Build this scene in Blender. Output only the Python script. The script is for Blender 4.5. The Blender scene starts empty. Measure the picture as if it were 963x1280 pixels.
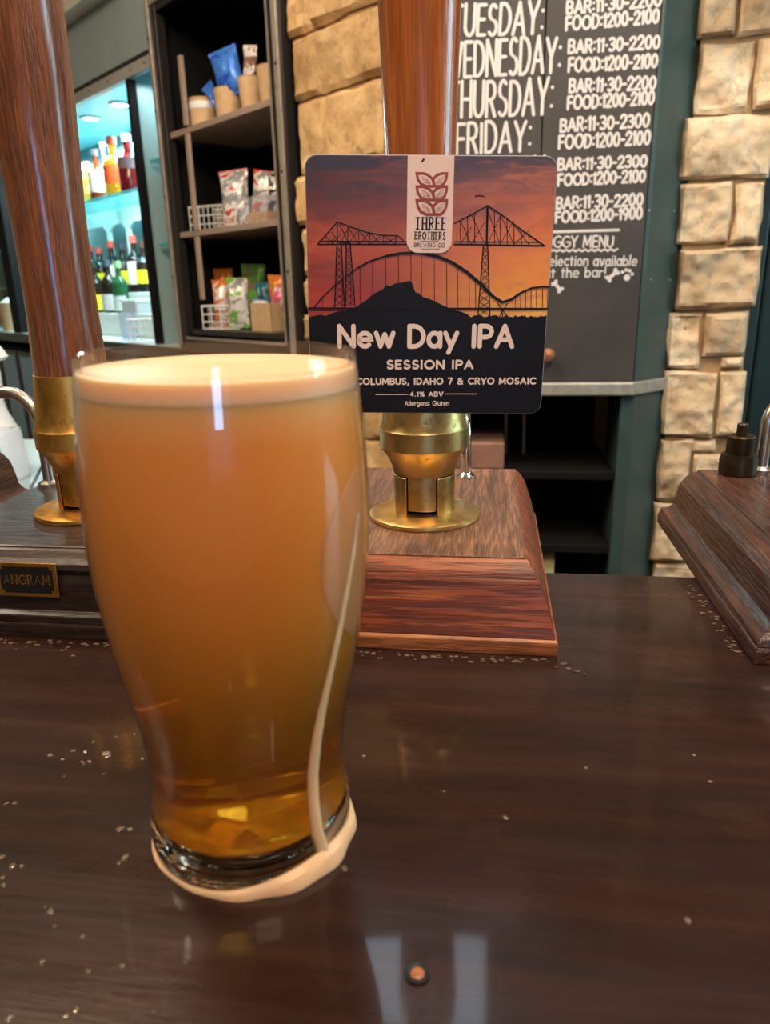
import bpy, bmesh, math, random
import numpy as np
from mathutils import Vector, Matrix, noise

PI = math.pi
random.seed(7)
S = bpy.context.scene
COL = S.collection

# ------------------------------------------------------------------ camera
BAR = 1.08                                   # height of the bar top
F, CX, CY = 914.0, 481.5, 640.0              # focal length and centre, in pixels of 963 x 1280
_dn = np.array([73.5, 2960.0, F]); _dn /= np.linalg.norm(_dn)
_yv = np.array([137.5, 0.0, F]); _yv[1] = -(_dn[0]*_yv[0]+_dn[2]*_yv[2])/_dn[1]; _yv /= np.linalg.norm(_yv)
_up = -_dn
RM = np.array([np.cross(_yv, _up), _yv, _up])  # photo axes -> room axes
CAMP = np.array([0.0, 0.0, BAR+0.176])

cam_d = bpy.data.cameras.new('camera')
cam = bpy.data.objects.new('camera', cam_d)
COL.objects.link(cam)
m3 = RM @ np.diag([1, -1, -1])
cam.matrix_world = Matrix.Translation(CAMP.tolist()) @ Matrix(m3.tolist()).to_4x4()
cam_d.sensor_fit = 'VERTICAL'
cam_d.sensor_height = 36.0
cam_d.lens = F/1280.0*36.0
cam_d.clip_start = 0.01
cam_d.dof.use_dof = True
cam_d.dof.focus_distance = 0.42
cam_d.dof.aperture_fstop = 14.0
S.camera = cam

# ------------------------------------------------------------------ world, lamps, exposure
W = bpy.data.worlds.new('room_light'); S.world = W
W.use_nodes = True
W.node_tree.nodes['Background'].inputs[0].default_value = (0.55, 0.68, 1.0, 1)
W.node_tree.nodes['Background'].inputs[1].default_value = 0.6
S.view_settings.view_transform = 'Standard'
S.view_settings.look = 'None'
S.view_settings.gamma = 1.0
S.view_settings.use_curve_mapping = False
S.view_settings.exposure = 0.0
try:
    S.cycles.use_denoising = True
    S.cycles.max_bounces = 12
    S.cycles.transmission_bounces = 10
    S.cycles.transparent_max_bounces = 16
    S.cycles.sample_clamp_indirect = 6.0
    S.cycles.caustics_reflective = False
    S.cycles.caustics_refractive = True
except Exception:
    pass

def lamp(name, kind, loc, target, power, color, size=0.3, size_y=None, spot=60):
    d = bpy.data.lights.new(name, kind)
    d.energy = power; d.color = color
    if kind == 'AREA':
        d.shape = 'RECTANGLE'; d.size = size; d.size_y = size_y or size
    elif kind == 'SPOT':
        d.spot_size = math.radians(spot); d.spot_blend = 0.6; d.shadow_soft_size = size
    else:
        d.shadow_soft_size = size
    o = bpy.data.objects.new(name, d); COL.objects.link(o)
    o.location = loc
    o.rotation_euler = (Vector(target)-Vector(loc)).to_track_quat('-Z', 'Y').to_euler()
    return o

WARM = (1.0, 0.76, 0.52)
COOL = (0.72, 0.86, 1.0)
lamp('bar_ceiling_lamp', 'AREA', (0.25, -0.35, 2.55), (0.0, 0.35, 1.1), 26, WARM, 0.5, 0.5)
lamp('aisle_ceiling_lamp', 'AREA', (-0.75, 0.75, 2.55), (-0.6, 1.6, 1.2), 24, WARM, 0.3, 0.3)
lamp('board_ceiling_lamp', 'AREA', (0.55, 0.45, 2.55), (0.25, 1.5, 1.2), 18, (1.0, 0.86, 0.70), 0.25, 0.25)
lamp('side_ceiling_lamp', 'AREA', (-1.5, 0.2, 2.55), (-0.5, 0.4, 1.1), 12, (1.0, 0.82, 0.62), 0.3, 0.3)
lamp('cool_strip_lamp', 'AREA', (-0.19, 1.40, 2.56), (-0.19, 1.35, 1.0), 4.5, COOL, 0.40, 0.26)
lamp('window_daylight', 'AREA', (0.46, -1.56, 1.36), (0.0, 0.5, 1.2), 3.2, (0.30, 0.55, 1.0), 0.20, 0.26)
for q_, p_ in enumerate(((-0.55, -0.6, 2.5), (0.05, -1.0, 2.3), (0.75, -0.5, 2.5), (-1.1, -0.2, 2.4))):
    lamp('small_downlight', 'POINT', p_, (0, 0, 0), 2.2, (1.0, 0.80, 0.55), 0.022)
lamp('far_window_daylight', 'AREA', (1.75, 0.75, 1.7), (0.0, 0.45, 1.1), 15, (0.45, 0.85, 1.0), 0.5, 0.9)

# ------------------------------------------------------------------ placing helpers
def ray(x, y):
    return RM @ np.array([x-CX, y-CY, F])
def on_z(x, y, z):
    d = ray(x, y); return CAMP + d*((z-CAMP[2])/d[2])
def on_y(x, y, Y):
    d = ray(x, y); return CAMP + d*((Y-CAMP[1])/d[1])
def on_plane(x, y, p, n):
    d = ray(x, y); return CAMP + d*(np.dot(np.array(p)-CAMP, n)/np.dot(d, n))
WALL_RZ = math.atan2(-0.6297, 0.7769)         # the slanting back wall: local x to the right, local y into the wall
WALL_P = Vector((-0.572, 2.071, 0.0))
WALL_M = Matrix.Translation(WALL_P) @ Matrix.Rotation(WALL_RZ, 4, 'Z')
WALL_I = WALL_M.inverted()
def wall_loc(x, y, z):
    return WALL_M @ Vector((x, y, z))
def on_wall(px, py, depth):
    n = WALL_M.to_3x3() @ Vector((0, 1, 0))
    p = WALL_M @ Vector((0, depth, 0))
    return WALL_I @ Vector(on_plane(px, py, np.array(p), np.array(n)).tolist())

# ------------------------------------------------------------------ mesh builder
class MB:
    def __init__(self, M=None):
        self.v = []; self.f = []; self.M = M or Matrix.Identity(4)
    def add(self, vs, fs):
        b = len(self.v)
        self.v += [self.M @ Vector(p) for p in vs]
        self.f += [tuple(b+i for i in q) for q in fs]
        return self
    def box(self, x0, x1, y0, y1, z0, z1):
        vs = [(x0,y0,z0),(x1,y0,z0),(x1,y1,z0),(x0,y1,z0),(x0,y0,z1),(x1,y0,z1),(x1,y1,z1),(x0,y1,z1)]
        return self.add(vs, [(3,2,1,0),(4,5,6,7),(0,1,5,4),(1,2,6,5),(2,3,7,6),(3,0,4,7)])
    def lathe(self, prof, c=(0,0,0), n=48, closed=False):
        vs = []; fs = []
        for r, z in prof:
            for i in range(n):
                a = 2*PI*i/n
                vs.append((c[0]+r*math.cos(a), c[1]+r*math.sin(a), c[2]+z))
        k = len(prof)
        for j in range(k if closed else k-1):
            a, b = j*n, ((j+1) % k)*n
            for i in range(n):
                i2 = (i+1) % n
                fs.append((a+i, a+i2, b+i2, b+i))
        if not closed:
            if prof[0][0] > 1e-5: fs.append(tuple(range(n-1, -1, -1)))
            if prof[-1][0] > 1e-5: fs.append(tuple((k-1)*n+i for i in range(n)))
        return self.add(vs, fs)
    def tube(self, pts, r, n=12, caps=True):
        pts = [Vector(p) for p in pts]
        rs = r if isinstance(r, (list, tuple)) else [r]*len(pts)
        vs = []; fs = []
        up = None
        for i, p in enumerate(pts):
            t = (pts[min(i+1, len(pts)-1)]-pts[max(i-1, 0)]).normalized()
            if up is None:
                up = Vector((0,0,1)) if abs(t.z) < 0.9 else Vector((0,1,0))
            s = t.cross(up)
            if s.length < 1e-6: s = t.cross(Vector((1,0,0)))
            s.normalize(); up = s.cross(t).normalized()
            for k in range(n):
                a = 2*PI*k/n
                vs.append(p + (s*math.cos(a)+up*math.sin(a))*rs[i])
        for i in range(len(pts)-1):
            for k in range(n):
                k2 = (k+1) % n
                fs.append((i*n+k, i*n+k2, (i+1)*n+k2, (i+1)*n+k))
        if caps:
            fs.append(tuple(range(n-1, -1, -1))); fs.append(tuple((len(pts)-1)*n+k for k in range(n)))
        return self.add(vs, fs)
    def prism(self, poly, z0, z1):
        n = len(poly)
        vs = [(x, y, z0) for x, y in poly] + [(x, y, z1) for x, y in poly]
        fs = [tuple(range(n-1, -1, -1)), tuple(range(n, 2*n))]
        fs += [(i, (i+1) % n, n+(i+1) % n, n+i) for i in range(n)]
        return self.add(vs, fs)
    def loft(self, rings):
        n = len(rings[0]); vs = [p for r in rings for p in r]; fs = []
        for j in range(len(rings)-1):
            for i in range(n):
                i2 = (i+1) % n
                fs.append((j*n+i, j*n+i2, (j+1)*n+i2, (j+1)*n+i))
        fs.append(tuple(range(n-1, -1, -1))); fs.append(tuple((len(rings)-1)*n+i for i in range(n)))
        return self.add(vs, fs)
    def ribbon(self, pts, w, z=0.0):
        """flat stroke in the local xy plane with rounded ends"""
        P = [Vector((p[0], p[1])) for p in pts]
        Q = [P[0]]
        for p in P[1:]:
            if (p-Q[-1]).length > 1e-7: Q.append(p)
        P = Q
        if len(P) == 1: P.append(P[0]+Vector((1e-5, 0)))
        h = w/2; L = []; Rr = []
        loop = len(P) > 4 and (P[0]-P[-1]).length < 1e-3*w+1e-7
        for i, p in enumerate(P):
            t0 = (p-P[i-1]).normalized() if i else ((P[0]-P[-2]).normalized() if loop else None)
            t1 = (P[i+1]-p).normalized() if i < len(P)-1 else ((P[1]-P[0]).normalized() if loop else None)
            if t0 is None: t0 = t1
            if t1 is None: t1 = t0
            t = t0+t1
            t = t.normalized() if t.length > 1e-6 else t1
            nrm = Vector((-t.y, t.x))
            k = max(0.55, nrm.dot(Vector((-t1.y, t1.x))))
            L.append(p+nrm*h/k); Rr.append(p-nrm*h/k)
        t0 = (P[1]-P[0]).normalized(); t1 = (P[-1]-P[-2]).normalized()
        a1 = math.atan2(t1.y, t1.x); a0 = math.atan2(t0.y, t0.x)
        capE = [P[-1]+Vector((math.cos(a1+a), math.sin(a1+a)))*h for a in (-1.05,-0.52,0,0.52,1.05)]
        capS = [P[0]+Vector((math.cos(a0+a), math.sin(a0+a)))*h for a in (PI-1.05,PI-0.52,PI,PI+0.52,PI+1.05)]
        n = len(P)
        vs = [(p.x,p.y,z) for p in L]+[(p.x,p.y,z) for p in Rr]
        fs = [(i+n, i+1+n, i+1, i) for i in range(n-1)]
        if loop: return self.add(vs, fs)
        b = len(vs)
        vs += [(p.x,p.y,z) for p in capE]+[(p.x,p.y,z) for p in capS]
        fs.append((2*n-1, b, b+1, b+2, b+3, b+4, n-1))
        fs.append((0, b+5, b+6, b+7, b+8, b+9, n))
        return self.add(vs, fs)
    def build(self, name, mat, parent=None, smooth=False, bevel=0.0, seg=2, solid=0.0):
        me = bpy.data.meshes.new(name)
        me.from_pydata([tuple(p) for p in self.v], [], self.f)
        me.update()
        if mat: me.materials.append(mat)
        if smooth:
            for p in me.polygons: p.use_smooth = True
            try: me.set_sharp_from_angle(angle=math.radians(24))
            except Exception: pass
        o = bpy.data.objects.new(name, me); COL.objects.link(o)
        if parent: o.parent = parent
        if solid:
            md = o.modifiers.new('thick', 'SOLIDIFY'); md.thickness = solid; md.offset = 0
        if bevel:
            md = o.modifiers.new('bevel', 'BEVEL'); md.width = bevel; md.segments = seg
            md.limit_method = 'ANGLE'; md.angle_limit = math.radians(35)
        return o

def tag(o, label, cat, group=None):
    o['label'] = label; o['category'] = cat
    if group: o['group'] = group
    return o
def thing(name, label, cat, loc=(0,0,0), rz=0.0, group=None):
    o = bpy.data.objects.new(name, None); COL.objects.link(o)
    o.empty_display_size = 0.02
    o.location = loc; o.rotation_euler = (0, 0, rz)
    return tag(o, label, cat, group)
def struct(name, mb, mat, **k):
    o = mb.build(name, mat, **k); o['kind'] = 'structure'; return o
def copy_thing(o, loc, rz=None, label=None):
    c = o.copy(); COL.objects.link(c); c.location = loc
    if rz is not None: c.rotation_euler = (0, 0, rz)
    if label: c['label'] = label
    for ch in list(o.children):
        d = ch.copy(); COL.objects.link(d); d.parent = c
        for g in list(ch.children):
            e = g.copy(); COL.objects.link(e); e.parent = d
    return c

# ------------------------------------------------------------------ materials
def srgb(r, g, b):
    f = lambda c: (c/255.0/12.92) if c <= 10 else ((c/255.0+0.055)/1.055)**2.4
    return (f(r), f(g), f(b), 1.0)
def new_mat(name):
    m = bpy.data.materials.new(name); m.use_nodes = True
    nt = m.node_tree
    return m, nt, nt.nodes['Principled BSDF']
def setp(b, **k):
    for n, v in k.items():
        key = {'color':'Base Color','rough':'Roughness','metal':'Metallic','trans':'Transmission Weight','ior':'IOR',
               'coat':'Coat Weight','coat_rough':'Coat Roughness','sss':'Subsurface Weight','spec':'Specular IOR Level','alpha':'Alpha'}.get(n, n)
        b.inputs[key].default_value = v
def node(nt, t, **k):
    n = nt.nodes.new(t)
    for a, v in k.items(): setattr(n, a, v)
    return n
def coords(nt, scale=(1,1,1), rot=(0,0,0), out='Object'):
    tc = node(nt, 'ShaderNodeTexCoord'); mp = node(nt, 'ShaderNodeMapping')
    mp.inputs['Scale'].default_value = scale; mp.inputs['Rotation'].default_value = rot
    nt.links.new(tc.outputs[out], mp.inputs['Vector'])
    return mp.outputs['Vector']
def noise_n(nt, vec, scale=5, detail=4, rough=0.55, dist=0.0):
    n = node(nt, 'ShaderNodeTexNoise')
    n.inputs['Scale'].default_value = scale; n.inputs['Detail'].default_value = detail
    n.inputs['Roughness'].default_value = rough; n.inputs['Distortion'].default_value = dist
    nt.links.new(vec, n.inputs['Vector']); return n.outputs['Fac']
def ramp(nt, fac, stops, interp='LINEAR'):
    r = node(nt, 'ShaderNodeValToRGB'); cr = r.color_ramp; cr.interpolation = interp
    while len(cr.elements) < len(stops): cr.elements.new(0.5)
    for e, (p, c) in zip(cr.elements, stops):
        e.position = p; e.color = c
    nt.links.new(fac, r.inputs['Fac']); return r.outputs['Color']
def mix(nt, fac, a, b, blend='MIX'):
    n = node(nt, 'ShaderNodeMix', data_type='RGBA', blend_type=blend)
    for s, v in ((n.inputs[0], fac), (n.inputs[6], a), (n.inputs[7], b)):
        if hasattr(v, 'is_output'): nt.links.new(v, s)
        else: s.default_value = v
    return n.outputs[2]
def g(v): return (v, v, v, 1)
def bump(nt, b, height, strength=0.3, dist=0.002):
    n = node(nt, 'ShaderNodeBump'); n.inputs['Strength'].default_value = strength; n.inputs['Distance'].default_value = dist
    nt.links.new(height, n.inputs['Height']); nt.links.new(n.outputs['Normal'], b.inputs['Normal'])

def plain(name, col, rough=0.5, metal=0.0, var=0.0, vscale=30, coat=0.0, **k):
    m, nt, b = new_mat(name); setp(b, rough=rough, metal=metal, coat=coat, **k)
    if var:
        f = noise_n(nt, coords(nt), vscale, 3)
        lo = tuple(c*(1-var) for c in col[:3])+(1,); hi = tuple(min(1, c*(1+var)) for c in col[:3])+(1,)
        nt.links.new(ramp(nt, f, [(0.3, lo), (0.7, hi)]), b.inputs['Base Color'])
    else:
        b.inputs['Base Color'].default_value = col
    return m
def wood(name, dark, mid, light, stretch, pores=0.6, rough=0.35, coat=0.4, coat_rough=0.15, bstr=0.25, scale=1.0):
    m, nt, b = new_mat(name); setp(b, rough=rough, coat=coat, coat_rough=coat_rough)
    v = coords(nt, tuple(s*scale for s in stretch))
    base = ramp(nt, noise_n(nt, v, 1.0, 6, 0.6, 0.6), [(0.28, dark), (0.5, mid), (0.72, light)])
    v2 = coords(nt, tuple(s*4.5*scale for s in stretch))
    p = ramp(nt, noise_n(nt, v2, 1.0, 3, 0.6), [(0.42, g(0)), (0.56, g(1))])
    dk = tuple(c*0.28 for c in dark[:3])+(1,)
    inv = node(nt, 'ShaderNodeMath', operation='MULTIPLY_ADD')
    nt.links.new(p, inv.inputs[0]); inv.inputs[1].default_value = -pores; inv.inputs[2].default_value = pores
    nt.links.new(mix(nt, inv.outputs[0], base, dk), b.inputs['Base Color'])
    bump(nt, b, p, bstr, 0.0006)
    return m

def brass(name, a, c, rough=0.3):
    m, nt, b = new_mat(name); setp(b, metal=1.0)
    f = noise_n(nt, coords(nt), 160, 5, 0.7)
    f2 = noise_n(nt, coords(nt, (1, 1, 0.4)), 55, 3, 0.6)
    c1 = ramp(nt, f2, [(0.3, a), (0.7, c)])
    nt.links.new(mix(nt, ramp(nt, f, [(0.60, g(0)), (0.72, g(0.8))]), c1, tuple(x*0.25 for x in a[:3])+(1,)), b.inputs['Base Color'])
    nt.links.new(ramp(nt, f, [(0.3, g(rough)), (0.75, g(rough+0.25))]), b.inputs['Roughness'])
    bump(nt, b, f, 0.12, 0.0005)
    return m

M = {}
M['handle_red'] = wood('dark_oak', srgb(100, 54, 28), srgb(126, 70, 38), srgb(152, 90, 50), (150, 150, 8), 0.55, 0.30, 0.6, 0.18, 0.5)
M['handle_amber'] = wood('amber_varnished_wood', srgb(140, 70, 28), srgb(166, 90, 40), srgb(186, 110, 56), (140, 140, 5), 0.3, 0.25, 0.5, 0.06, 0.15)
M['box_front'] = wood('reddish_mahogany', srgb(78, 30, 15), srgb(132, 60, 30), srgb(168, 92, 48), (5, 60, 75), 0.6, 0.42, 0.15, 0.25, 0.3)
M['box_top'] = wood('worn_box_top', srgb(84, 54, 40), srgb(130, 90, 68), srgb(156, 112, 82), (190, 12, 190), 0.45, 0.5, 0.1, 0.3, 0.7)
M['box_plinth'] = wood('pale_plinth_wood', srgb(120, 66, 34), srgb(160, 94, 52), srgb(178, 112, 66), (9, 80, 110), 0.5, 0.42, 0.2, 0.25, 0.3)
M['box_right'] = wood('dark_walnut', srgb(50, 28, 22), srgb(78, 47, 36), srgb(100, 62, 48), (100, 10, 100), 0.5, 0.34, 0.3, 0.2, 0.6)
M['box_black'] = wood('black_stained_wood', srgb(30, 20, 18), srgb(46, 32, 28), srgb(66, 48, 42), (10, 70, 70), 0.5, 0.35, 0.4, 0.18, 0.3)
M['brass'] = brass('aged_brass', srgb(186, 150, 88), srgb(226, 192, 128), 0.26)
M['brass_bright'] = brass('golden_brass', srgb(186, 136, 58), srgb(228, 178, 96), 0.28)
M['bronze'] = brass('dark_bronze', srgb(58, 48, 38), srgb(92, 76, 58), 0.35)
M['chrome'] = plain('chrome', srgb(225, 222, 215), 0.12, 1.0)
M['steel'] = plain('brushed_steel', srgb(190, 180, 168), 0.3, 1.0)
M['black_gap'] = plain('black_paint', srgb(12, 11, 11), 0.5)
M['green_paint'] = plain('dark_green_paint', srgb(54, 72, 70), 0.38, 0, 0.12, 14)
M['door_paint'] = plain('dark_teal_door_paint', srgb(34, 52, 56), 0.35, 0, 0.1, 10)
M['ledge'] = plain('worn_grey_edge_band', srgb(150, 148, 140), 0.4, 0.2, 0.2, 60)
M['board'] = plain('chalkboard_black', srgb(54, 50, 50), 0.6, 0, 0.22, 9)
M['chalk'] = plain('chalk_marker_white', srgb(206, 202, 202), 0.8, 0, 0.08, 200)
M['inside'] = plain('black_cabinet_inside', srgb(13, 11, 11), 0.7, spec=0.2)
M['frame_dark'] = plain('dark_bronze_frame', srgb(44, 40, 38), 0.35, 0.3)
M['frame_edge'] = plain('worn_metal_edging', srgb(176, 164, 152), 0.35, 0.5, 0.15, 40)
M['shelf_edge'] = plain('taupe_shelf', srgb(160, 140, 126), 0.5)
M['panel_grey'] = plain('grey_green_fascia', srgb(158, 172, 174), 0.4, 0, 0.1, 3)
M['trim_grey'] = plain('pale_trim_strip', srgb(176, 172, 166), 0.4)
M['white'] = plain('white_plastic', srgb(236, 236, 234), 0.35)
M['cream'] = plain('cream_ceiling_paint', srgb(226, 216, 200), 0.8)
M['niche'] = plain('pale_teal_lining', srgb(160, 192, 198), 0.3)
M['niche_back'] = plain('teal_grey_back_panel', srgb(96, 122, 128), 0.2)
M['counter'] = plain('pale_counter', srgb(196, 210, 210), 0.3)
M['kraft'] = plain('kraft_card', srgb(206, 172, 132), 0.8, 0, 0.08, 40)
M['plank'] = plain('floor_boards', srgb(70, 50, 38), 0.5, 0, 0.2, 6)
M['plaster'] = plain('warm_plaster', srgb(196, 176, 148), 0.8)
M['beam'] = plain('dark_beam_wood', srgb(40, 30, 26), 0.6, 0, 0.2, 12)
M['print_black'] = plain('print_black', srgb(18, 14, 16), 0.45, spec=0.25)
M['print_line'] = plain('print_silhouette', srgb(18, 10, 9), 0.45, spec=0.25)
M['print_white'] = plain('print_white', srgb(244, 222, 214), 0.45)
M['print_strip'] = plain('print_blush_white', srgb(240, 212, 206), 0.45)
M['print_rust'] = plain('print_rust', srgb(150, 62, 48), 0.45)
M['clip_edge'] = plain('clip_edge_grey', srgb(150, 150, 158), 0.4)

def mat_bar():
    m, nt, b = new_mat('dark_varnished_bar'); setp(b, coat=0.2, coat_rough=0.06, spec=0.22)
    v = coords(nt, (5, 60, 60))
    f = noise_n(nt, v, 1.0, 6, 0.65, 0.4)
    base = ramp(nt, f, [(0.3, srgb(26, 14, 11)), (0.55, srgb(40, 23, 18)), (0.75, srgb(54, 33, 26))])
    pat = noise_n(nt, coords(nt, (1, 1.6, 1)), 14, 5, 0.65, 0.6)
    nt.links.new(mix(nt, ramp(nt, pat, [(0.54, g(0)), (0.76, g(0.3))]), base, srgb(74, 50, 40)), b.inputs['Base Color'])
    r = noise_n(nt, coords(nt, (9, 40, 40)), 1.2, 6, 0.7)
    nt.links.new(ramp(nt, r, [(0.3, g(0.22)), (0.75, g(0.42))]), b.inputs['Roughness'])
    bump(nt, b, noise_n(nt, coords(nt, (40, 420, 100)), 1.0, 4, 0.6), 0.22, 0.0005)
    return m
M['bar'] = mat_bar()
def mat_stone(name, lo, mid, hi):
    m, nt, b = new_mat(name); setp(b, rough=0.85, spec=0.25)
    f = noise_n(nt, coords(nt), 9, 7, 0.62, 0.5); f2 = noise_n(nt, coords(nt), 70, 5, 0.7)
    c = ramp(nt, f, [(0.28, lo), (0.5, mid), (0.72, hi)])
    geo = node(nt, 'ShaderNodeNewGeometry')
    c = mix(nt, 1.0, c, ramp(nt, geo.outputs['Random Per Island'], [(0.0, (0.74, 0.71, 0.68, 1)), (0.5, (0.92, 0.9, 0.87, 1)), (1.0, (1.0, 0.98, 0.96, 1))]), 'MULTIPLY')
    f3 = noise_n(nt, coords(nt, (1, 1, 1)), 26, 6, 0.65, 1.2)
    c = mix(nt, ramp(nt, f3, [(0.34, g(0.55)), (0.46, g(0))]), c, tuple(x*0.55 for x in lo[:3])+(1,))
    nt.links.new(mix(nt, ramp(nt, f2, [(0.30, g(0.45)), (0.46, g(0))]), c, tuple(x*0.45 for x in lo[:3])+(1,)), b.inputs['Base Color'])
    bump(nt, b, f2, 0.6, 0.005)
    return m
M['stone_warm'] = mat_stone('warm_sandstone', srgb(180, 142, 98), srgb(214, 178, 128), srgb(232, 202, 156))
M['stone_pale'] = mat_stone('pale_sandstone', srgb(192, 164, 132), srgb(222, 200, 170), srgb(240, 224, 200))
M['mortar'] = plain('sandy_mortar', srgb(150, 122, 88), 0.95, 0, 0.25, 40)

def glassy(name, tint=(1,1,1,1), gloss=1.0, rough=0.02, ior=1.45, haze=None, haze_f=0.0):
    """thin clear wall: see-through with a Fresnel shine"""
    m = bpy.data.materials.new(name); m.use_nodes = True; nt = m.node_tree; nt.nodes.clear()
    out = node(nt, 'ShaderNodeOutputMaterial'); t = node(nt, 'ShaderNodeBsdfTransparent'); gl = node(nt, 'ShaderNodeBsdfGlossy')
    t.inputs['Color'].default_value = tint; gl.inputs['Roughness'].default_value = rough
    lw = node(nt, 'ShaderNodeLayerWeight'); lw.inputs['Blend'].default_value = 0.5
    pw = node(nt, 'ShaderNodeMath', operation='POWER'); pw.inputs[1].default_value = 5.0
    nt.links.new(lw.outputs['Facing'], pw.inputs[0])
    f0 = ((ior-1)/(ior+1))**2*gloss
    mu = node(nt, 'ShaderNodeMath', operation='MULTIPLY_ADD'); mu.inputs[1].default_value = (1-f0)*gloss*0.8; mu.inputs[2].default_value = f0
    nt.links.new(pw.outputs[0], mu.inputs[0])
    mx = node(nt, 'ShaderNodeMixShader'); nt.links.new(mu.outputs[0], mx.inputs[0])
    base = t.outputs[0]
    if haze:
        d = node(nt, 'ShaderNodeBsdfDiffuse'); d.inputs['Color'].default_value = haze
        m2 = node(nt, 'ShaderNodeMixShader'); m2.inputs[0].default_value = haze_f
        nt.links.new(t.outputs[0], m2.inputs[1]); nt.links.new(d.outputs[0], m2.inputs[2]); base = m2.outputs[0]
    nt.links.new(base, mx.inputs[1]); nt.links.new(gl.outputs[0], mx.inputs[2])
    nt.links.new(mx.outputs[0], out.inputs['Surface'])
    return m
M['thin_glass'] = glassy('thin_clear_glass')
M['pane'] = glassy('window_pane', (0.9, 0.96, 1, 1))
M['shelf_glass'] = glassy('teal_shelf_glass', (0.6, 0.95, 0.95, 1), 1.0, 0.05, 1.5, srgb(120, 220, 225), 0.35)
M['clear_tub'] = glassy('clear_plastic', (0.92, 0.95, 1, 1), 1.0, 0.08, 1.4, srgb(220, 226, 235), 0.18)
m, nt, b = new_mat('thick_glass'); setp(b, color=(1, 0.94, 0.80, 1), rough=0.0, trans=1.0, ior=1.5); M['thick_glass'] = m
def mat_beer():
    """amber beer: cloudy with fine bubbles above, settling clear towards the foot of the glass"""
    m, nt, b = new_mat('hazy_amber_beer')
    setp(b, rough=0.35, sss=1.0, spec=0.2)
    b.inputs['Subsurface Radius'].default_value = (0.014, 0.009, 0.004)
    b.inputs['Subsurface Scale'].default_value = 1.0
    c = node(nt, 'ShaderNodeBsdfPrincipled'); setp(c, color=srgb(240, 176, 40), rough=0.02, trans=1.0, ior=1.33)
    tc = node(nt, 'ShaderNodeTexCoord'); sp = node(nt, 'ShaderNodeSeparateXYZ'); nt.links.new(tc.outputs['Object'], sp.inputs[0])
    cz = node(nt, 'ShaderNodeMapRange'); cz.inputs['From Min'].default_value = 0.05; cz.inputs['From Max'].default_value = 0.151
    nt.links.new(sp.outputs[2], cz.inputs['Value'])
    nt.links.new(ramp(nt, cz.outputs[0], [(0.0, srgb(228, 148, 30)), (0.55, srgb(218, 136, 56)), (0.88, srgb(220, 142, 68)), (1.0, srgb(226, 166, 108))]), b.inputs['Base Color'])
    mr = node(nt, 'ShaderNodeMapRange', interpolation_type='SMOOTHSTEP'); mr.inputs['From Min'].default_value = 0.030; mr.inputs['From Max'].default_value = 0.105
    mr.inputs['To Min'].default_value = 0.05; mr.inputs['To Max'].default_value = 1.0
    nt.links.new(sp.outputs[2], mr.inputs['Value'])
    lo = node(nt, 'ShaderNodeMapRange', interpolation_type='SMOOTHSTEP'); lo.inputs['From Min'].default_value = 0.012; lo.inputs['From Max'].default_value = 0.040  # extra haze at the foot, put in to imitate the golden glow of the base
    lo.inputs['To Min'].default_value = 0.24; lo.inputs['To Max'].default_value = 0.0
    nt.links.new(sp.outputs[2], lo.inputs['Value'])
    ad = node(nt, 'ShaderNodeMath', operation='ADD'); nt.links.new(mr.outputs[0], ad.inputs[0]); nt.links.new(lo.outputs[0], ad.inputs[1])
    mx = node(nt, 'ShaderNodeMixShader'); nt.links.new(ad.outputs[0], mx.inputs[0])
    nt.links.new(c.outputs[0], mx.inputs[1]); nt.links.new(b.outputs[0], mx.inputs[2])
    nt.links.new(mx.outputs[0], nt.nodes['Material Output'].inputs['Surface'])
    return m
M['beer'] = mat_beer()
m, nt, b = new_mat('cream_foam'); setp(b, color=srgb(226, 182, 142), rough=0.45, sss=0.6)
b.inputs['Subsurface Radius'].default_value = (0.008, 0.006, 0.004); b.inputs['Subsurface Scale'].default_value = 1.0
f = noise_n(nt, coords(nt), 500, 3); bump(nt, b, f, 0.15, 0.0004); M['foam'] = m
M['wet_foam'] = glassy('thin_wet_foam', (1, 0.9, 0.8, 1), 1.0, 0.1, 1.33, srgb(240, 200, 160), 0.5)
m, nt, b = new_mat('water_drop'); setp(b, color=(1, 0.84, 0.68, 1), rough=0.02, trans=0.95, ior=1.33, coat=1.0); M['drop'] = m

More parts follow.
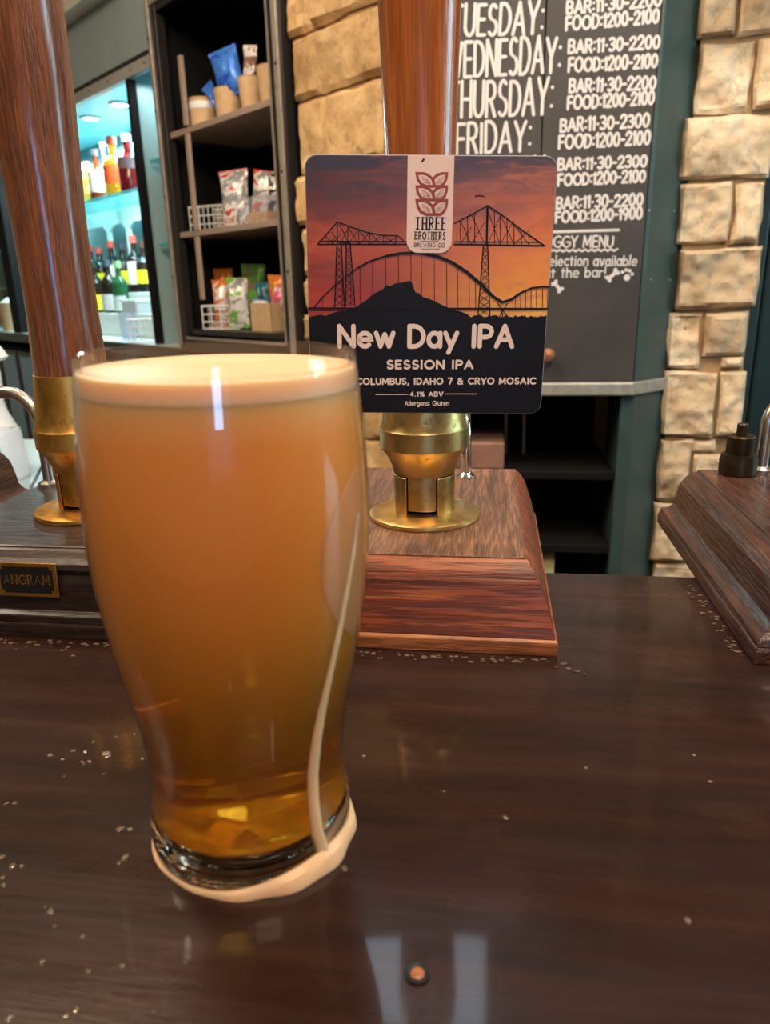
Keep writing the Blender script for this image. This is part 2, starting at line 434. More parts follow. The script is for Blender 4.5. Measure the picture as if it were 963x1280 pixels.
def mat_sky():
    """the printed sunset: grey top, red left, orange to yellow at lower right, streaky cloud"""
    m, nt, b = new_mat('printed_sunset'); setp(b, rough=0.38)
    tc = node(nt, 'ShaderNodeTexCoord'); sp = node(nt, 'ShaderNodeSeparateXYZ'); nt.links.new(tc.outputs['Object'], sp.inputs[0])
    def mr(o, a, c):
        n = node(nt, 'ShaderNodeMapRange'); n.inputs['From Min'].default_value = a; n.inputs['From Max'].default_value = c
        nt.links.new(o, n.inputs['Value']); return n.outputs['Result']
    U = mr(sp.outputs[0], -0.0588, 0.0588); V = mr(sp.outputs[1], -0.014, 0.0605)
    n1 = noise_n(nt, coords(nt, (26, 95, 1), (0, 0, -0.35)), 1.0, 6, 0.6, 1.2)
    n2 = noise_n(nt, coords(nt, (30, 130, 1), (0, 0, 0.25)), 1.0, 7, 0.65, 0.8)
    ad = node(nt, 'ShaderNodeMath', operation='MULTIPLY_ADD'); nt.links.new(n1, ad.inputs[0]); ad.inputs[1].default_value = 0.42
    sb = node(nt, 'ShaderNodeMath', operation='SUBTRACT'); nt.links.new(V, sb.inputs[0]); sb.inputs[1].default_value = 0.21
    nt.links.new(sb.outputs[0], ad.inputs[2]); V2 = ad.outputs[0]
    left = ramp(nt, V2, [(0.0, srgb(190, 66, 44)), (0.22, srgb(160, 52, 36)), (0.48, srgb(186, 84, 50)), (0.66, srgb(122, 58, 52)), (0.86, srgb(72, 54, 62)), (1.0, srgb(60, 56, 72))])
    right = ramp(nt, V2, [(0.0, srgb(255, 196, 84)), (0.18, srgb(250, 168, 46)), (0.42, srgb(240, 140, 54)), (0.62, srgb(214, 116, 66)), (0.8, srgb(160, 96, 82)), (1.0, srgb(84, 72, 84))])
    base = mix(nt, ramp(nt, U, [(0.30, g(0)), (0.95, g(1))]), left, right)
    nt.links.new(mix(nt, ramp(nt, n2, [(0.47, g(0)), (0.68, g(0.75))]), base, mix(nt, U, srgb(98, 36, 34), srgb(224, 132, 92))), b.inputs['Base Color'])
    return m
M['sky_print'] = mat_sky()

# ------------------------------------------------------------------ stroke lettering
def A(cx, cy, rx, ry, a0, a1, n=10):
    return [(cx+rx*math.cos(math.radians(a0+(a1-a0)*i/n)), cy+ry*math.sin(math.radians(a0+(a1-a0)*i/n))) for i in range(n+1)]
GL = {
 'A': (.74, [[(0,0),(.37,1)],[(.37,1),(.74,0)],[(.13,.33),(.61,.33)]]),
 'B': (.56, [[(0,0),(0,1)],[(0,1)]+A(.28,.76,.25,.24,90,-90)+[(0,.52)],[(0,.52)]+A(.30,.26,.27,.26,90,-90)+[(0,0)]]),
 'C': (.72, [A(.46,.5,.46,.5,52,308,16)]),
 'D': (.66, [[(0,0),(0,1)],[(0,1)]+A(.2,.5,.46,.5,90,-90,14)+[(0,0)]]),
 'E': (.5, [[(.5,1),(0,1)],[(0,1),(0,0)],[(0,0),(.5,0)],[(0,.52),(.44,.52)]]),
 'F': (.5, [[(.5,1),(0,1)],[(0,1),(0,0)],[(0,.5),(.44,.5)]]),
 'G': (.76, [A(.46,.5,.46,.5,50,330,16),[(.5,.46),(.86,.46)],[(.86,.46),(.86,.27)]]),
 'H': (.64, [[(0,0),(0,1)],[(.64,0),(.64,1)],[(0,.5),(.64,.5)]]),
 'I': (.08, [[(.04,0),(.04,1)]]),
 'L': (.46, [[(0,1),(0,0)],[(0,0),(.46,0)]]),
 'M': (.84, [[(0,0),(.06,1)],[(.06,1),(.42,.2)],[(.42,.2),(.78,1)],[(.78,1),(.84,0)]]),
 'N': (.66, [[(0,0),(0,1)],[(0,1),(.66,0)],[(.66,0),(.66,1)]]),
 'O': (.86, [A(.43,.5,.43,.5,90,450,22)]),
 'P': (.54, [[(0,0),(0,1)],[(0,1)]+A(.26,.73,.28,.27,90,-90)+[(0,.46)]]),
 'R': (.58, [[(0,0),(0,1)],[(0,1)]+A(.27,.74,.27,.26,90,-90)+[(0,.48)],[(.26,.48),(.58,0)]]),
 'S': (.54, [A(.28,.75,.24,.25,40,270,9)+A(.27,.25,.27,.25,90,-140,10)]),
 'T': (.6, [[(0,1),(.6,1)],[(.3,1),(.3,0)]]),
 'U': (.62, [[(0,1),(0,.32)]+A(.31,.31,.31,.31,180,360,10)+[(.62,1)]]),
 'V': (.7, [[(0,1),(.35,0)],[(.35,0),(.7,1)]]),
 'W': (1.06, [[(0,1),(.27,0)],[(.27,0),(.53,.9)],[(.53,.9),(.79,0)],[(.79,0),(1.06,1)]]),
 'Y': (.66, [[(0,1),(.33,.46)],[(.66,1),(.33,.46)],[(.33,.46),(.33,0)]]),
 '0': (.56, [A(.28,.5,.28,.5,90,450,18)]),
 '1': (.2, [[(0,.84),(.16,1)],[(.16,1),(.16,0)]]),
 '2': (.54, [A(.27,.72,.26,.28,170,-30,9)+[(0,0)],[(0,0),(.54,0)]]),
 '3': (.5, [A(.22,.75,.26,.25,140,-90,9),A(.22,.26,.28,.26,90,-140,10)]),
 '4': (.54, [[(.4,0),(.4,1)],[(.4,1),(0,.3)],[(0,.3),(.54,.3)]]),
 '7': (.5, [[(0,1),(.5,1)],[(.5,1),(.16,0)]]),
 '9': (.54, [A(.27,.7,.27,.3,0,360,14),[(.54,.7),(.5,.4),(.3,0)]]),
 ':': (.1, [[(.05,.2),(.05,.21)],[(.05,.72),(.05,.73)]]),
 '.': (.1, [[(.05,0),(.05,.01)]]),
 '\u00b7': (.14, [[(.05,.45),(.09,.45)]]),
 ',': (.1, [[(.08,.06),(.02,-.16)]]),
 '-': (.3, [[(0,.45),(.3,.45)]]),
 '!': (.1, [[(.05,1),(.05,.32)],[(.05,0),(.05,.01)]]),
 '%': (.8, [A(.18,.78,.17,.21,0,360,10),A(.62,.22,.17,.21,0,360,10),[(.66,1),(.14,0)]]),
 '&': (.72, [[(.68,0),(.2,.62)]+A(.3,.78,.18,.2,200,-20,9)+[(.12,.42)]+A(.26,.25,.25,.25,150,330,9)+[(.68,.5)]]),
 ' ': (.28, []),
 'a': (.54, [A(.27,.33,.27,.33,0,360,16),[(.54,.66),(.54,0)]]),
 'b': (.54, [[(0,1.02),(0,0)],A(.27,.33,.27,.33,180,540,16)]),
 'c': (.5, [A(.3,.33,.3,.33,50,310,12)]),
 'e': (.58, [[(.02,.34),(.57,.34)]+A(.29,.33,.29,.33,2,312,14)]),
 'g': (.54, [A(.27,.33,.27,.33,0,360,16),[(.54,.66),(.54,-.1)]+A(.27,-.1,.27,.22,0,-150,8)]),
 'h': (.5, [[(0,1.02),(0,0)],[(0,.4)]+A(.25,.41,.25,.25,180,0,9)+[(.5,0)]]),
 'i': (.08, [[(.04,.66),(.04,0)],[(.04,.92),(.04,.93)]]),
 'l': (.08, [[(.04,1.02),(.04,0)]]),
 'n': (.5, [[(0,.66),(0,0)],[(0,.4)]+A(.25,.41,.25,.25,180,0,9)+[(.5,0)]]),
 'o': (.6, [A(.3,.33,.3,.33,0,360,16)]),
 'r': (.32, [[(0,.66),(0,0)],[(0,.38)]+A(.26,.38,.26,.27,180,70,6)]),
 's': (.4, [A(.21,.49,.18,.17,40,270,8)+A(.2,.165,.2,.165,90,-140,8)]),
 't': (.34, [[(.14,.9),(.14,0)],[(0,.66),(.34,.66)]]),
 'u': (.5, [[(0,.66),(0,.25)]+A(.25,.25,.25,.25,180,360,9)+[(.5,.66)],[(.5,.25),(.5,0)]]),
 'v': (.5, [[(0,.66),(.25,0)],[(.25,0),(.5,.66)]]),
 'w': (.8, [[(0,.66),(.2,0)],[(.2,0),(.4,.6)],[(.4,.6),(.6,0)],[(.6,0),(.8,.66)]]),
 'y': (.54, [[(0,.66),(.27,.02)],[(.54,.66),(.16,-.3)]]),
}
def letter_run(mb, text, p0, p1, h, w, gap=.2, jitter=0.0, serif=False, z0=0.0, dz=2e-5, slant=0.0):
    """letters between the two ends p0, p1 of the baseline, height h, stroke w, in the builder's xy plane"""
    p0 = Vector(p0); p1 = Vector(p1); d = p1-p0; L = d.length; d.normalize(); nrm = Vector((-d.y, d.x))
    tot = sum(GL[c][0] for c in text)+gap*(len(text)-1)
    sx = L/tot; x = 0; k = 0
    for c in text:
        gw, strokes = GL[c]
        jr = random.uniform(-1, 1)*jitter*0.1; js = 1+random.uniform(-1, 1)*jitter; jy = random.uniform(-1, 1)*jitter*0.25*h
        for s in strokes:
            pts = []
            for (u, v) in s:
                X = (x+u)*sx+(v*slant)*h; Y = v*h*js+jy
                X += jr*(v-0.5)*h
                q = p0+d*X+nrm*Y; pts.append((q.x, q.y))
            sw = w
            if serif:
                vert = len(s) == 2 and abs(s[0][0]-s[1][0]) < 0.12
                sw = w if (vert or len(s) > 2) else w*0.55
                if vert and abs(s[0][1]-s[1][1]) > 0.6:
                    for (u, v) in s:
                        q = p0+d*((x+u)*sx)+nrm*(v*h)
                        e = d*(w*0.9); mb.ribbon([q-e, q+e], w*0.5, z0+k*dz); k += 1
            mb.ribbon(pts, sw, z0+k*dz); k = (k+1) % 12
        x += gw+gap

# ================================================================== the room
struct('floor', MB().box(-4.2, 2.2, -2.0, 5.6, -0.05, 0.0), M['plank'])
struct('ceiling', MB().box(-4.2, 2.2, -2.0, 5.6, 2.62, 2.68), M['cream'])
wf = MB()
wf.box(-4.2, 0.15, -1.75, -1.6, 0, 2.62); wf.box(0.85, 2.2, -1.75, -1.6, 0, 2.62)
wf.box(0.15, 0.85, -1.75, -1.6, 0, 1.0); wf.box(0.15, 0.85, -1.75, -1.6, 1.8, 2.62)
struct('wall_front', wf, M['plaster'])
wn = struct('window_1', MB().box(0.15, 0.85, -1.70, -1.695, 1.0, 1.8), M['pane'])
fr = MB()
for a in (0.15, 0.81): fr.box(a, a+0.04, -1.72, -1.66, 1.0, 1.8)
for a in (1.0, 1.55, 1.76): fr.box(0.15, 0.85, -1.72, -1.66, a, a+0.04)
fr.build('window_frame', M['white'], wn)
struct('wall_left', MB().box(-4.2, -4.1, -1.6, 5.6, 0, 2.62), M['plaster'])
struct('wall_right', MB().box(2.0, 2.1, -1.6, 5.6, 0, 2.62), M['plaster'])
struct('wall_far', MB().box(-4.1, 2.0, 5.4, 5.5, 0, 2.62), M['plaster'])

def stone_block(mb, x0, x1, z0, z1, depth, seed, lump=0.012, res=0.008):
    """one rough dressed stone: a rounded, lumpy front face and four sides, facing -y"""
    nx = max(6, int((x1-x0)/res)); nz = max(6, int((z1-z0)/res)); rr = 0.011
    vs = []; fs = []; off = Vector((seed*3.17, seed*1.31, seed*7.7))
    for j in range(nz+1):
        for i in range(nx+1):
            u = i/nx; v = j/nz
            x = x0+(x1-x0)*u; z = z0+(z1-z0)*v
            e = min(x-x0, x1-x, z-z0, z1-z)
            y = -(rr-math.sqrt(max(0, rr*rr-max(0, rr-e)**2)))*-0.9
            q = Vector((x, 0, z))*9+off
            y -= lump*(noise.noise(q)+0.5*noise.noise(q*2.6)+0.28*noise.noise(q*6))*min(1, e/0.012+0.2)
            jx = 0.006*noise.noise(Vector((0, seed, z*18))) if (i in (0, nx)) else 0
            jz = 0.006*noise.noise(Vector((seed, 3, x*18))) if (j in (0, nz)) else 0
            vs.append((x+jx, y, z+jz))
    for j in range(nz):
        for i in range(nx):
            a = j*(nx+1)+i; fs.append((a, a+1, a+nx+2, a+nx+1))
    n0 = len(vs)
    border = [i for i in range(nx+1)]+[j*(nx+1)+nx for j in range(1, nz+1)]+[nz*(nx+1)+i for i in range(nx-1, -1, -1)]+[j*(nx+1) for j in range(nz-1, 0, -1)]
    for k in border: vs.append((vs[k][0], depth, vs[k][2]))
    nb = len(border)
    for k in range(nb):
        fs.append((border[(k+1) % nb], border[k], n0+k, n0+(k+1) % nb))
    mb.add(vs, fs)

# slanting stone wall on the left of the blackboard
mb = MB(WALL_M); cs = MB(WALL_M)
zs = [0.0, 0.16, 0.33, 0.48, 0.62, 0.76, 0.87, 0.985, 1.11, 1.19, 1.285, 1.41, 1.535, 1.704, 1.847, 2.0, 2.16, 2.33, 2.48, 2.62]
for r in range(len(zs)-1):
    x = 0.062 + (0.012 if r % 3 == 0 else 0.0)+0.008*math.sin(r*2.1)
    if r == 12: cuts = [x, 0.195, 0.40, 0.58]
    elif r == 13: cuts = [x, 0.44, 0.58]
    elif r == 14: cuts = [x, 0.16, 0.58]
    elif r == 11: cuts = [x, 0.30, 0.58]
    else:
        cuts = [x]
        cuts += [random.uniform(0.2, 0.42), 0.58]
    for a, c in zip(cuts, cuts[1:]):
        stone_block(mb, a+0.004, c-0.004, zs[r]+0.005, zs[r+1]-0.004, 0.05, r*7+a*10, 0.013, 0.011)
cs.box(0.075, 0.575, 0.017, 0.30, 0, 2.62)
w = struct('wall_back', mb, M['stone_warm'], smooth=True); cs.build('mortar', M['mortar'], w)

# stone pier on the right
mb = MB(Matrix.Translation((0, 1.50, 0))); cs = MB(Matrix.Translation((0, 1.50, 0)))
zs = [0, 0.14, 0.28, 0.42, 0.55, 0.686, 0.82, 0.953, 1.087, 1.198, 1.313, 1.423, 1.532, 1.648, 1.76, 1.90, 2.05, 2.2, 2.35, 2.62]
cutx = {5: 0.415, 6: 0.40, 7: 0.435, 8: 0.395, 10: 0.425, 12: 0.435, 13: 0.40}
for r in range(len(zs)-1):
    x0 = 0.335-0.010*((r*5) % 3 == 1)+0.006*math.sin(r*1.7)+max(0, 1.0-zs[r])*0.01; x1 = 0.482+0.006*math.sin(r*2.9)
    xs = [x0, cutx[r], x1] if r in cutx else [x0, x1]
    for a, c in zip(xs, xs[1:]):
        z1 = zs[r+1]-0.004
        if r == 8 and a > 0.38:
            stone_block(mb, a+0.04, c-0.003, zs[r]+0.003, zs[r]+0.022, 0.06, 91, 0.006, 0.006)
            stone_block(mb, a+0.003, c-0.003, zs[r]+0.027, z1, 0.06, 77, 0.016, 0.006)
        elif r == 6 and a > 0.38:
            stone_block(mb, a+0.003, c-0.003, zs[r]+0.004, zs[r+1]-0.034, 0.06, 61, 0.014, 0.006)
            stone_block(mb, a-0.004, c-0.035, zs[r+1]-0.028, z1, 0.06, 63, 0.008, 0.006)
        else:
            stone_block(mb, a+0.003, c-0.003, zs[r]+0.004, z1, 0.06, r*5+a*31, 0.019, 0.005)
cs.box(0.345, 0.478, 0.016, 0.35, 0, 2.62)
w = struct('trim_1', mb, M['stone_pale'], smooth=True); cs.build('mortar', M['mortar'], w)

# dark door and frame to the right of the pier
d = MB(); d.box(0.40, 1.9, 1.90, 1.95, 0, 2.4)
d = struct('door_1', d, M['door_paint'])
q = MB(); q.box(0.42, 0.575, 1.76, 1.90, 0, 2.4); q.build('door_post', M['door_paint'], d, bevel=0.004)
q = MB(); q.box(0.588, 0.66, 1.79, 1.90, 0, 2.4); q.build('door_stile', M['door_paint'], d, bevel=0.008)
q = MB(); q.box(0.70, 1.3, 1.84, 1.90, 0.2, 1.9); q.build('door_panel', M['door_paint'], d, bevel=0.012)
struct('trim_3', MB().box(0.37, 1.9, 1.30, 1.42, 1.79, 2.62), M['beam'])  # unseen dark beam, added for its dark reflection in the bar top

# ================================================================== the bar
bar = thing('bar_counter', 'long dark varnished wooden bar the beer glass and pumps stand on', 'bar', (0, 0, 0))
MB().box(-1.7, 1.5, -0.06, 0.445, BAR-0.045, BAR).build('counter_top', M['bar'], bar, bevel=0.004)
fp = MB(); fp.box(-1.66, 1.46, 0.0, 0.41, 0.0, BAR-0.045); fp.build('bar_front', M['beam'], bar)
scr = on_z(522, 1218, BAR)
MB(Matrix.Translation((scr[0], scr[1], BAR))).lathe([(0.0, 0.0001), (0.0034, 0.0001), (0.0034, 0.0008), (0.0028, 0.0008), (0.0022, 0.0003), (0.0, 0.0003)], n=24).build('screw_hole', M['black_gap'], bar, smooth=True)
MB(Matrix.Translation((scr[0], scr[1], BAR))).lathe([(0.0, 0.0004), (0.0019, 0.0004), (0.0012, 0.0009), (0.0, 0.0010)], n=20).build('screw_plug', M['box_plinth'], bar, smooth=True)
# dried spill crust along the foot of the pump boxes
def crust(pts, seed, wid):
    mb = MB(); rnd = random.Random(seed)
    for (a, b_) in zip(pts, pts[1:]):
        a = Vector(a); b_ = Vector(b_); n = int((b_-a).length/0.0022)
        for i in range(n):
            p = a.lerp(b_, i/n)
            c = (p.x+rnd.gauss(0, wid*0.4), p.y-abs(rnd.gauss(0, wid)), BAR)
            r = rnd.uniform(0.0004, 0.0016)
            poly = [(c[0]+r*rnd.uniform(.6, 1.5)*math.cos(t), c[1]+r*rnd.uniform(.5, 1.1)*math.sin(t)) for t in np.linspace(0, 2*PI, 7)[:-1]]
            mb.prism(poly, BAR+0.00005, BAR+rnd.uniform(0.0002, 0.0006))
    return mb
M['crust'] = plain('dried_residue', srgb(84, 62, 47), 0.7, 0, 0.4, 300)
o = crust([(-0.35, 0.322, 0), (-0.175, 0.322, 0)], 3, 0.005).build('dried_spill', M['crust']); o['kind'] = 'stuff'
tag(o, 'crusty dried spill along the foot of the black pump box', 'spill')
o = crust([(-0.115, 0.327, 0), (0.034, 0.327, 0), (0.046, 0.318, 0)], 5, 0.004).build('dried_spill', M['crust']); o['kind'] = 'stuff'
tag(o, 'crusty dried spill along the foot of the reddish pump box', 'spill')
o = crust([(0.118, 0.43, 0), (0.122, 0.34, 0)], 8, 0.004).build('dried_spill', M['crust']); o['kind'] = 'stuff'
tag(o, 'crusty dried spill beside the dark walnut pump box at the right', 'spill')

# ================================================================== hand pumps
def pump_box(t, x0, x1, y0, y1, prof, mats, h=0.046):
    """moulded wooden housing: a plinth, a swelling body and a flat top board"""
    plinth, body, top = mats
    ring = lambda i, z: [(x0+i, y0+i, z), (x1-i, y0+i, z), (x1-i, y1-i, z), (x0+i, y1-i, z)]
    k = next(i for i, p in enumerate(prof) if p[1] > 0.0078)
    MB().loft([ring(*p) for p in prof[:k+1]]).build('plinth', plinth, t, bevel=0.0006)
    MB().loft([ring(*p) for p in prof[k:]]).build('housing', body, t, bevel=0.0005)
    i, z = prof[-1]
    MB().loft([ring(i+0.0004, z-0.0002), ring(i+0.0004, z+0.0006), ring(i+0.0012, z+0.0012)]).build('top_board', top, t)
PROF_A = [(0, 0), (0, 0.0072), (0.0012, 0.0085), (0.0022, 0.012), (0.0042, 0.020), (0.0068, 0.028), (0.0090, 0.0345), (0.0115, 0.0395), (0.0142, 0.0432), (0.0158, 0.0448)]
PROF_B = [(0, 0), (0, 0.0070), (0.0005, 0.0085), (0.0005, 0.0125), (0.0025, 0.0140), (0.0035, 0.0145), (0.0045, 0.030), (0.0060, 0.0345), (0.0040, 0.0375), (0.0050, 0.0405), (0.0085, 0.0425), (0.0160, 0.0438), (0.0172, 0.0448)]
PROF_C = [(0, 0), (0, 0.0065), (0.0006, 0.0085), (0.0015, 0.012), (0.0060, 0.014), (0.0085, 0.018), (0.0095, 0.026), (0.0110, 0.034), (0.0142, 0.0400), (0.0178, 0.0436), (0.0195, 0.0448)]

def brass_mount(t, mat, dx, dy):
    """base disc, slotted socket and flared collar that carry a pump handle"""
    MM = Matrix.Translation((dx, dy, 0.046))
    MB(MM).lathe([(0, 0), (0.0320, 0), (0.0326, 0.0012), (0.0324, 0.0028), (0.0310, 0.0036), (0.0200, 0.0048), (0.0, 0.0050)], n=72).build('base_disc', mat, t, smooth=True)
    r = 0.0178; c = 0.0088
    def seg(sign):
        a = math.acos(c/r)
        pts = [(sign*r*math.cos(x), r*math.sin(x)) for x in np.linspace(-a, a, 17)]
        return pts if sign > 0 else pts[::-1]
    MBs = MB(MM)
    for s in (1, -1): MBs.prism(seg(s), 0.004, 0.0265)
    MBs.build('socket_cheeks', mat, t, smooth=True, bevel=0.0006)
    c2 = 0.0080; r2 = 0.0172; a = math.acos(c2/r2)
    pts = [(r2*math.cos(x), r2*math.sin(x)) for x in np.linspace(a, PI-a, 13)]
    pts += [(-p[0], -p[1]) for p in pts]
    MB(MM).prism(pts, 0.0072, 0.0300).build('lever_tongue', mat, t, smooth=True, bevel=0.0005)
    MB(MM).lathe([(0, 0.0272), (0.0178, 0.0272), (0.0182, 0.0300), (0.0196, 0.0340), (0.0222, 0.0385), (0.0244, 0.0412), (0.0253, 0.0425), (0.0253, 0.0530), (0.0246, 0.0540),
                  (0.0236, 0.0580), (0.0222, 0.0680), (0.0206, 0.0850), (0.0, 0.0850)], n=72).build('collar', mat, t, smooth=True)
    MB(MM).box(-0.0084, 0.0084, -0.0150, 0.0150, 0.0046, 0.0056).build('slot_shadow_gap', M['black_gap'], t)

# central pump
pump = thing('hand_pump', 'beer hand pump with amber wooden handle on a reddish wooden box behind the glass', 'hand pump', (-0.0385, 0.411, BAR))
pump_box(pump, -0.0725, 0.0725, -0.081, 0.134, PROF_A, (M['box_plinth'], M['box_front'], M['box_top']))
brass_mount(pump, M['brass'], 0.0, 0.0)
MB(Matrix.Translation((-0.0005, 0, 0))).lathe([(0, 0.128), (0.0172, 0.128), (0.0170, 0.160), (0.0172, 0.200), (0.0178, 0.230), (0.0188, 0.265), (0.0202, 0.305), (0.0208, 0.325), (0.0200, 0.340), (0.0165, 0.351), (0.009, 0.356), (0.0, 0.357)], n=64).build('handle', M['handle_amber'], pump, smooth=True)

# left pump
lp = thing('hand_pump', 'beer hand pump with dark reddish-brown handle on the black box at the left', 'hand pump', (-0.2485, 0.408, BAR))
pump_box(lp, -0.0885, 0.0685, -0.083, 0.134, PROF_B, (M['box_black'], M['box_black'], M['box_black']))
brass_mount(lp, M['brass_bright'], 0.0, 0.0)
MB(Matrix.Translation((-0.0005, 0.002, 0))).lathe([(0, 0.1305), (0.0206, 0.1305), (0.0203, 0.145), (0.0196, 0.165), (0.0193, 0.190), (0.0198, 0.220), (0.0212, 0.250), (0.0222, 0.275), (0.0228, 0.310), (0.0224, 0.345), (0.0205, 0.375), (0.015, 0.392), (0.0, 0.397)], n=64).build('handle', M['handle_red'], lp, smooth=True)
# maker's plate on the black box
pl = MB(Matrix.Translation((0.0072, -0.0802, 0.0325)) @ Matrix.Rotation(math.radians(86), 4, 'X'))
def notched(w, h, c): return [(-w+c, -h), (w-c, -h), (w-c, -h+c), (w, -h+c), (w, h-c), (w-c, h-c), (w-c, h), (-w+c, h), (-w+c, h-c), (-w, h-c), (-w, -h+c), (-w+c, -h+c)]
plate = pl.prism([(-0.0172, -0.0092), (0.0172, -0.0092), (0.0172, 0.0092), (-0.0172, 0.0092)], 0, 0.0010).build('name_plate', M['brass_bright'], lp, bevel=0.0002)
q = MB(pl.M); q.prism(notched(0.0150, 0.0073, 0.0016), 0.0010, 0.0012); q.build('black_field', M['black_gap'], plate)
q = MB(pl.M); letter_run(q, 'ANGRAM', (-0.0130, -0.0022), (0.0130, -0.0022), 0.0048, 0.00070, 0.36, 0, True, 0.00128, 1e-5); q.build('lettering', M['brass_bright'], plate)

# right pump box with its bronze cap
rp = thing('hand_pump', 'dark walnut pump box with a bronze screw cap at the right edge', 'hand pump', (0.1690, 0.522, BAR))
pump_box(rp, -0.0436, 0.1314, -0.19, 0.030, PROF_C, (M['box_right'],)*3)
MB(Matrix.Translation((0, 0, 0.046))).lathe([(0, 0), (0.0118, 0), (0.0124, 0.0010), (0.0124, 0.0105), (0.0116, 0.0128), (0.0116, 0.0140), (0.0090, 0.0142), (0.0090, 0.0260), (0.0084, 0.0270), (0.0036, 0.0270), (0.0036, 0.0345), (0.0030, 0.0352), (0, 0.0352)], n=40).build('screw_cap', M['bronze'], rp, smooth=True)

# another box further left, only its corner shows
fp_ = thing('hand_pump', 'dark brown pump box whose corner shows at the far left edge', 'hand pump', (-0.468, 0.52, BAR))
pump_box(fp_, -0.10, 0.075, -0.12, 0.045, [(i, z*1.22) for i, z in PROF_C], (M['box_right'],)*3)

# swan-neck spouts
def spout(loc, rz, h, r, rad, mat, label, down):
    t = thing('beer_spout', label, 'beer spout', loc, rz)
    pts = [(0, 0, 0.001), (0, 0, h-rad)]+[(rad-rad*math.cos(a), 0, h-rad+rad*math.sin(a)) for a in np.linspace(0.2, PI, 12)]+[(2*rad, 0, h-rad-down)]
    MB().tube(pts, r, 16).build('swan_neck', mat, t, smooth=True)
    MB().lathe([(0, 0), (r*1.9, 0), (r*1.9, 0.002), (r*1.2, 0.004), (0, 0.004)], n=24).build('flange', mat, t, smooth=True)
Zt = BAR+0.046
spout((-0.0175, 0.502, Zt), math.radians(97), 0.044, 0.0034, 0.018, M['chrome'], 'chrome swan-neck spout on the reddish box behind the brass collar', 0.022)
p = on_z(55, 602, Zt)
spout((-0.312, 0.466, Zt), math.radians(176), 0.066, 0.0042, 0.024, M['steel'], 'steel swan-neck spout curving over the back of the black box', 0.03)
spout((0.1870, 0.530, Zt), math.radians(20), 0.050, 0.0042, 0.017, M['steel'], 'steel swan-neck spout behind the bronze screw cap', 0.03)

# ================================================================== pump clip (the badge)
BX = 0.1196; BH = 0.1222
badge = thing('pump_clip', 'square beer badge with sunset bridge picture fixed to the amber pump handle', 'pump clip', (-0.0326, 0.3775, 1.2535))
badge_R = Matrix.Rotation(math.radians(8), 4, 'Z') @ Matrix.Rotation(math.radians(1.7), 4, 'Y') @ Matrix.Rotation(math.radians(90), 4, 'X')
badge.matrix_world = Matrix.Translation((-0.0326, 0.3775, 1.2535)) @ badge_R
BM = Matrix.Translation((-0.0326, 0.3775, 1.2535)) @ badge_R
BI = BM.inverted()
def bp(cx, cy):
    """a point of the badge's print, from its place in the enlarged photograph"""
    px, py = 370+cx/2.918, 180+cy/2.917
    n = np.array((BM.to_3x3() @ Vector((0, 0, 1))))
    p = on_plane(px, py, np.array(BM.translation), n)
    l = BI @ Vector(p.tolist()); return (l.x, l.y)
def rrect(w, h, r, n=8):
    out = []
    for cx, cy, a in ((w-r, h-r, 0), (-w+r, h-r, 90), (-w+r, -h+r, 180), (w-r, -h+r, 270)):
        out += [(cx+r*math.cos(math.radians(a+90*i/n)), cy+r*math.sin(math.radians(a+90*i/n))) for i in range(n+1)]
    return out
MB().prism(rrect(BX/2, BH/2, 0.0058), -0.0035, -0.0004).build('backing_plate', M['clip_edge'], badge, bevel=0.0003)
o = MB().prism(rrect(BX/2-0.0004, BH/2-0.0004, 0.0055), -0.0004, 0.0).build('sunset_print', M['sky_print'], badge)
MB().box(-0.008, 0.008, -0.03, 0.035, -0.022, -0.0035).build('clip_bracket', M['black_gap'], badge)
def outline_ok(pts):  # keep the lower field inside the rounded card
    lim = BX/2-0.0004
    return [(max(-lim, min(lim, x)), y) for x, y in pts]
land = [bp(30, 632)]+[bp(*p) for p in ((60,628),(90,622),(110,626),(140,614),(180,606),(215,596),(240,580),(262,566),(280,548),(300,538),(318,530),(328,514),(345,518),(362,508),(385,506),(400,502),(414,499),(422,502),(430,522),(436,540),(450,545),(462,556),(490,566),(510,574),(540,590),(570,602),(600,610),(625,620),(640,632))]
rr_ = random.Random(4)
land += [bp(x, 630+rr_.uniform(-7, 2)) for x in range(650, 925, 6)]+[bp(945, 628)]
land = outline_ok(land)
low = [p for p in rrect(BX/2-0.0004, BH/2-0.0004, 0.0055) if p[1] < -0.03]
low = sorted(low, key=lambda p: p[0])
MB().prism(land[::-1]+low, 0.0001, 0.0002).build('dark_headland', M['print_black'], badge)
# transporter bridge
def strokes(name, mat, runs, z, parent, dz=1.0e-5):
    mb = MB()
    for i, (w, pts) in enumerate(runs):
        mb.ribbon(outline_ok([bp(*p) for p in pts]), w*0.0001175, z+(i % 10)*dz)
    return mb.build(name, mat, parent)
T = []
T += [(5, [(80,366),(410,366)]), (4, [(84,354),(408,356)]), (5, [(80,366),(152,284)]), (4, [(152,284),(200,302),(260,322),(320,333),(372,334),(392,352)])]
for a, c in ((152,284),(190,300),(230,313),(270,325),(320,333),(365,334)): T.append((3, [(a,c),(a,366)]))
for a, c, e in ((110,338,140),(130,320,165),(160,292,195),(190,300,230),(230,313,270),(270,325,315),(320,333,365)):
    T.append((2.4, [(a,c),(e,366)])); T.append((2.4, [(e,c+8),(a,366)]))
T += [(6, [(578,366),(908,371)]), (4, [(578,356),(890,358)]), (5, [(578,290),(640,258),(699,225)]), (5, [(699,225),(760,265),(830,318),(908,371)]), (9, [(699,225),(696,370)])]
for a, c in ((600,278),(626,264),(652,250),(724,242),(745,255),(770,272),(795,292),(822,312),(850,332)): T.append((3, [(a,c),(a+1,366)]))
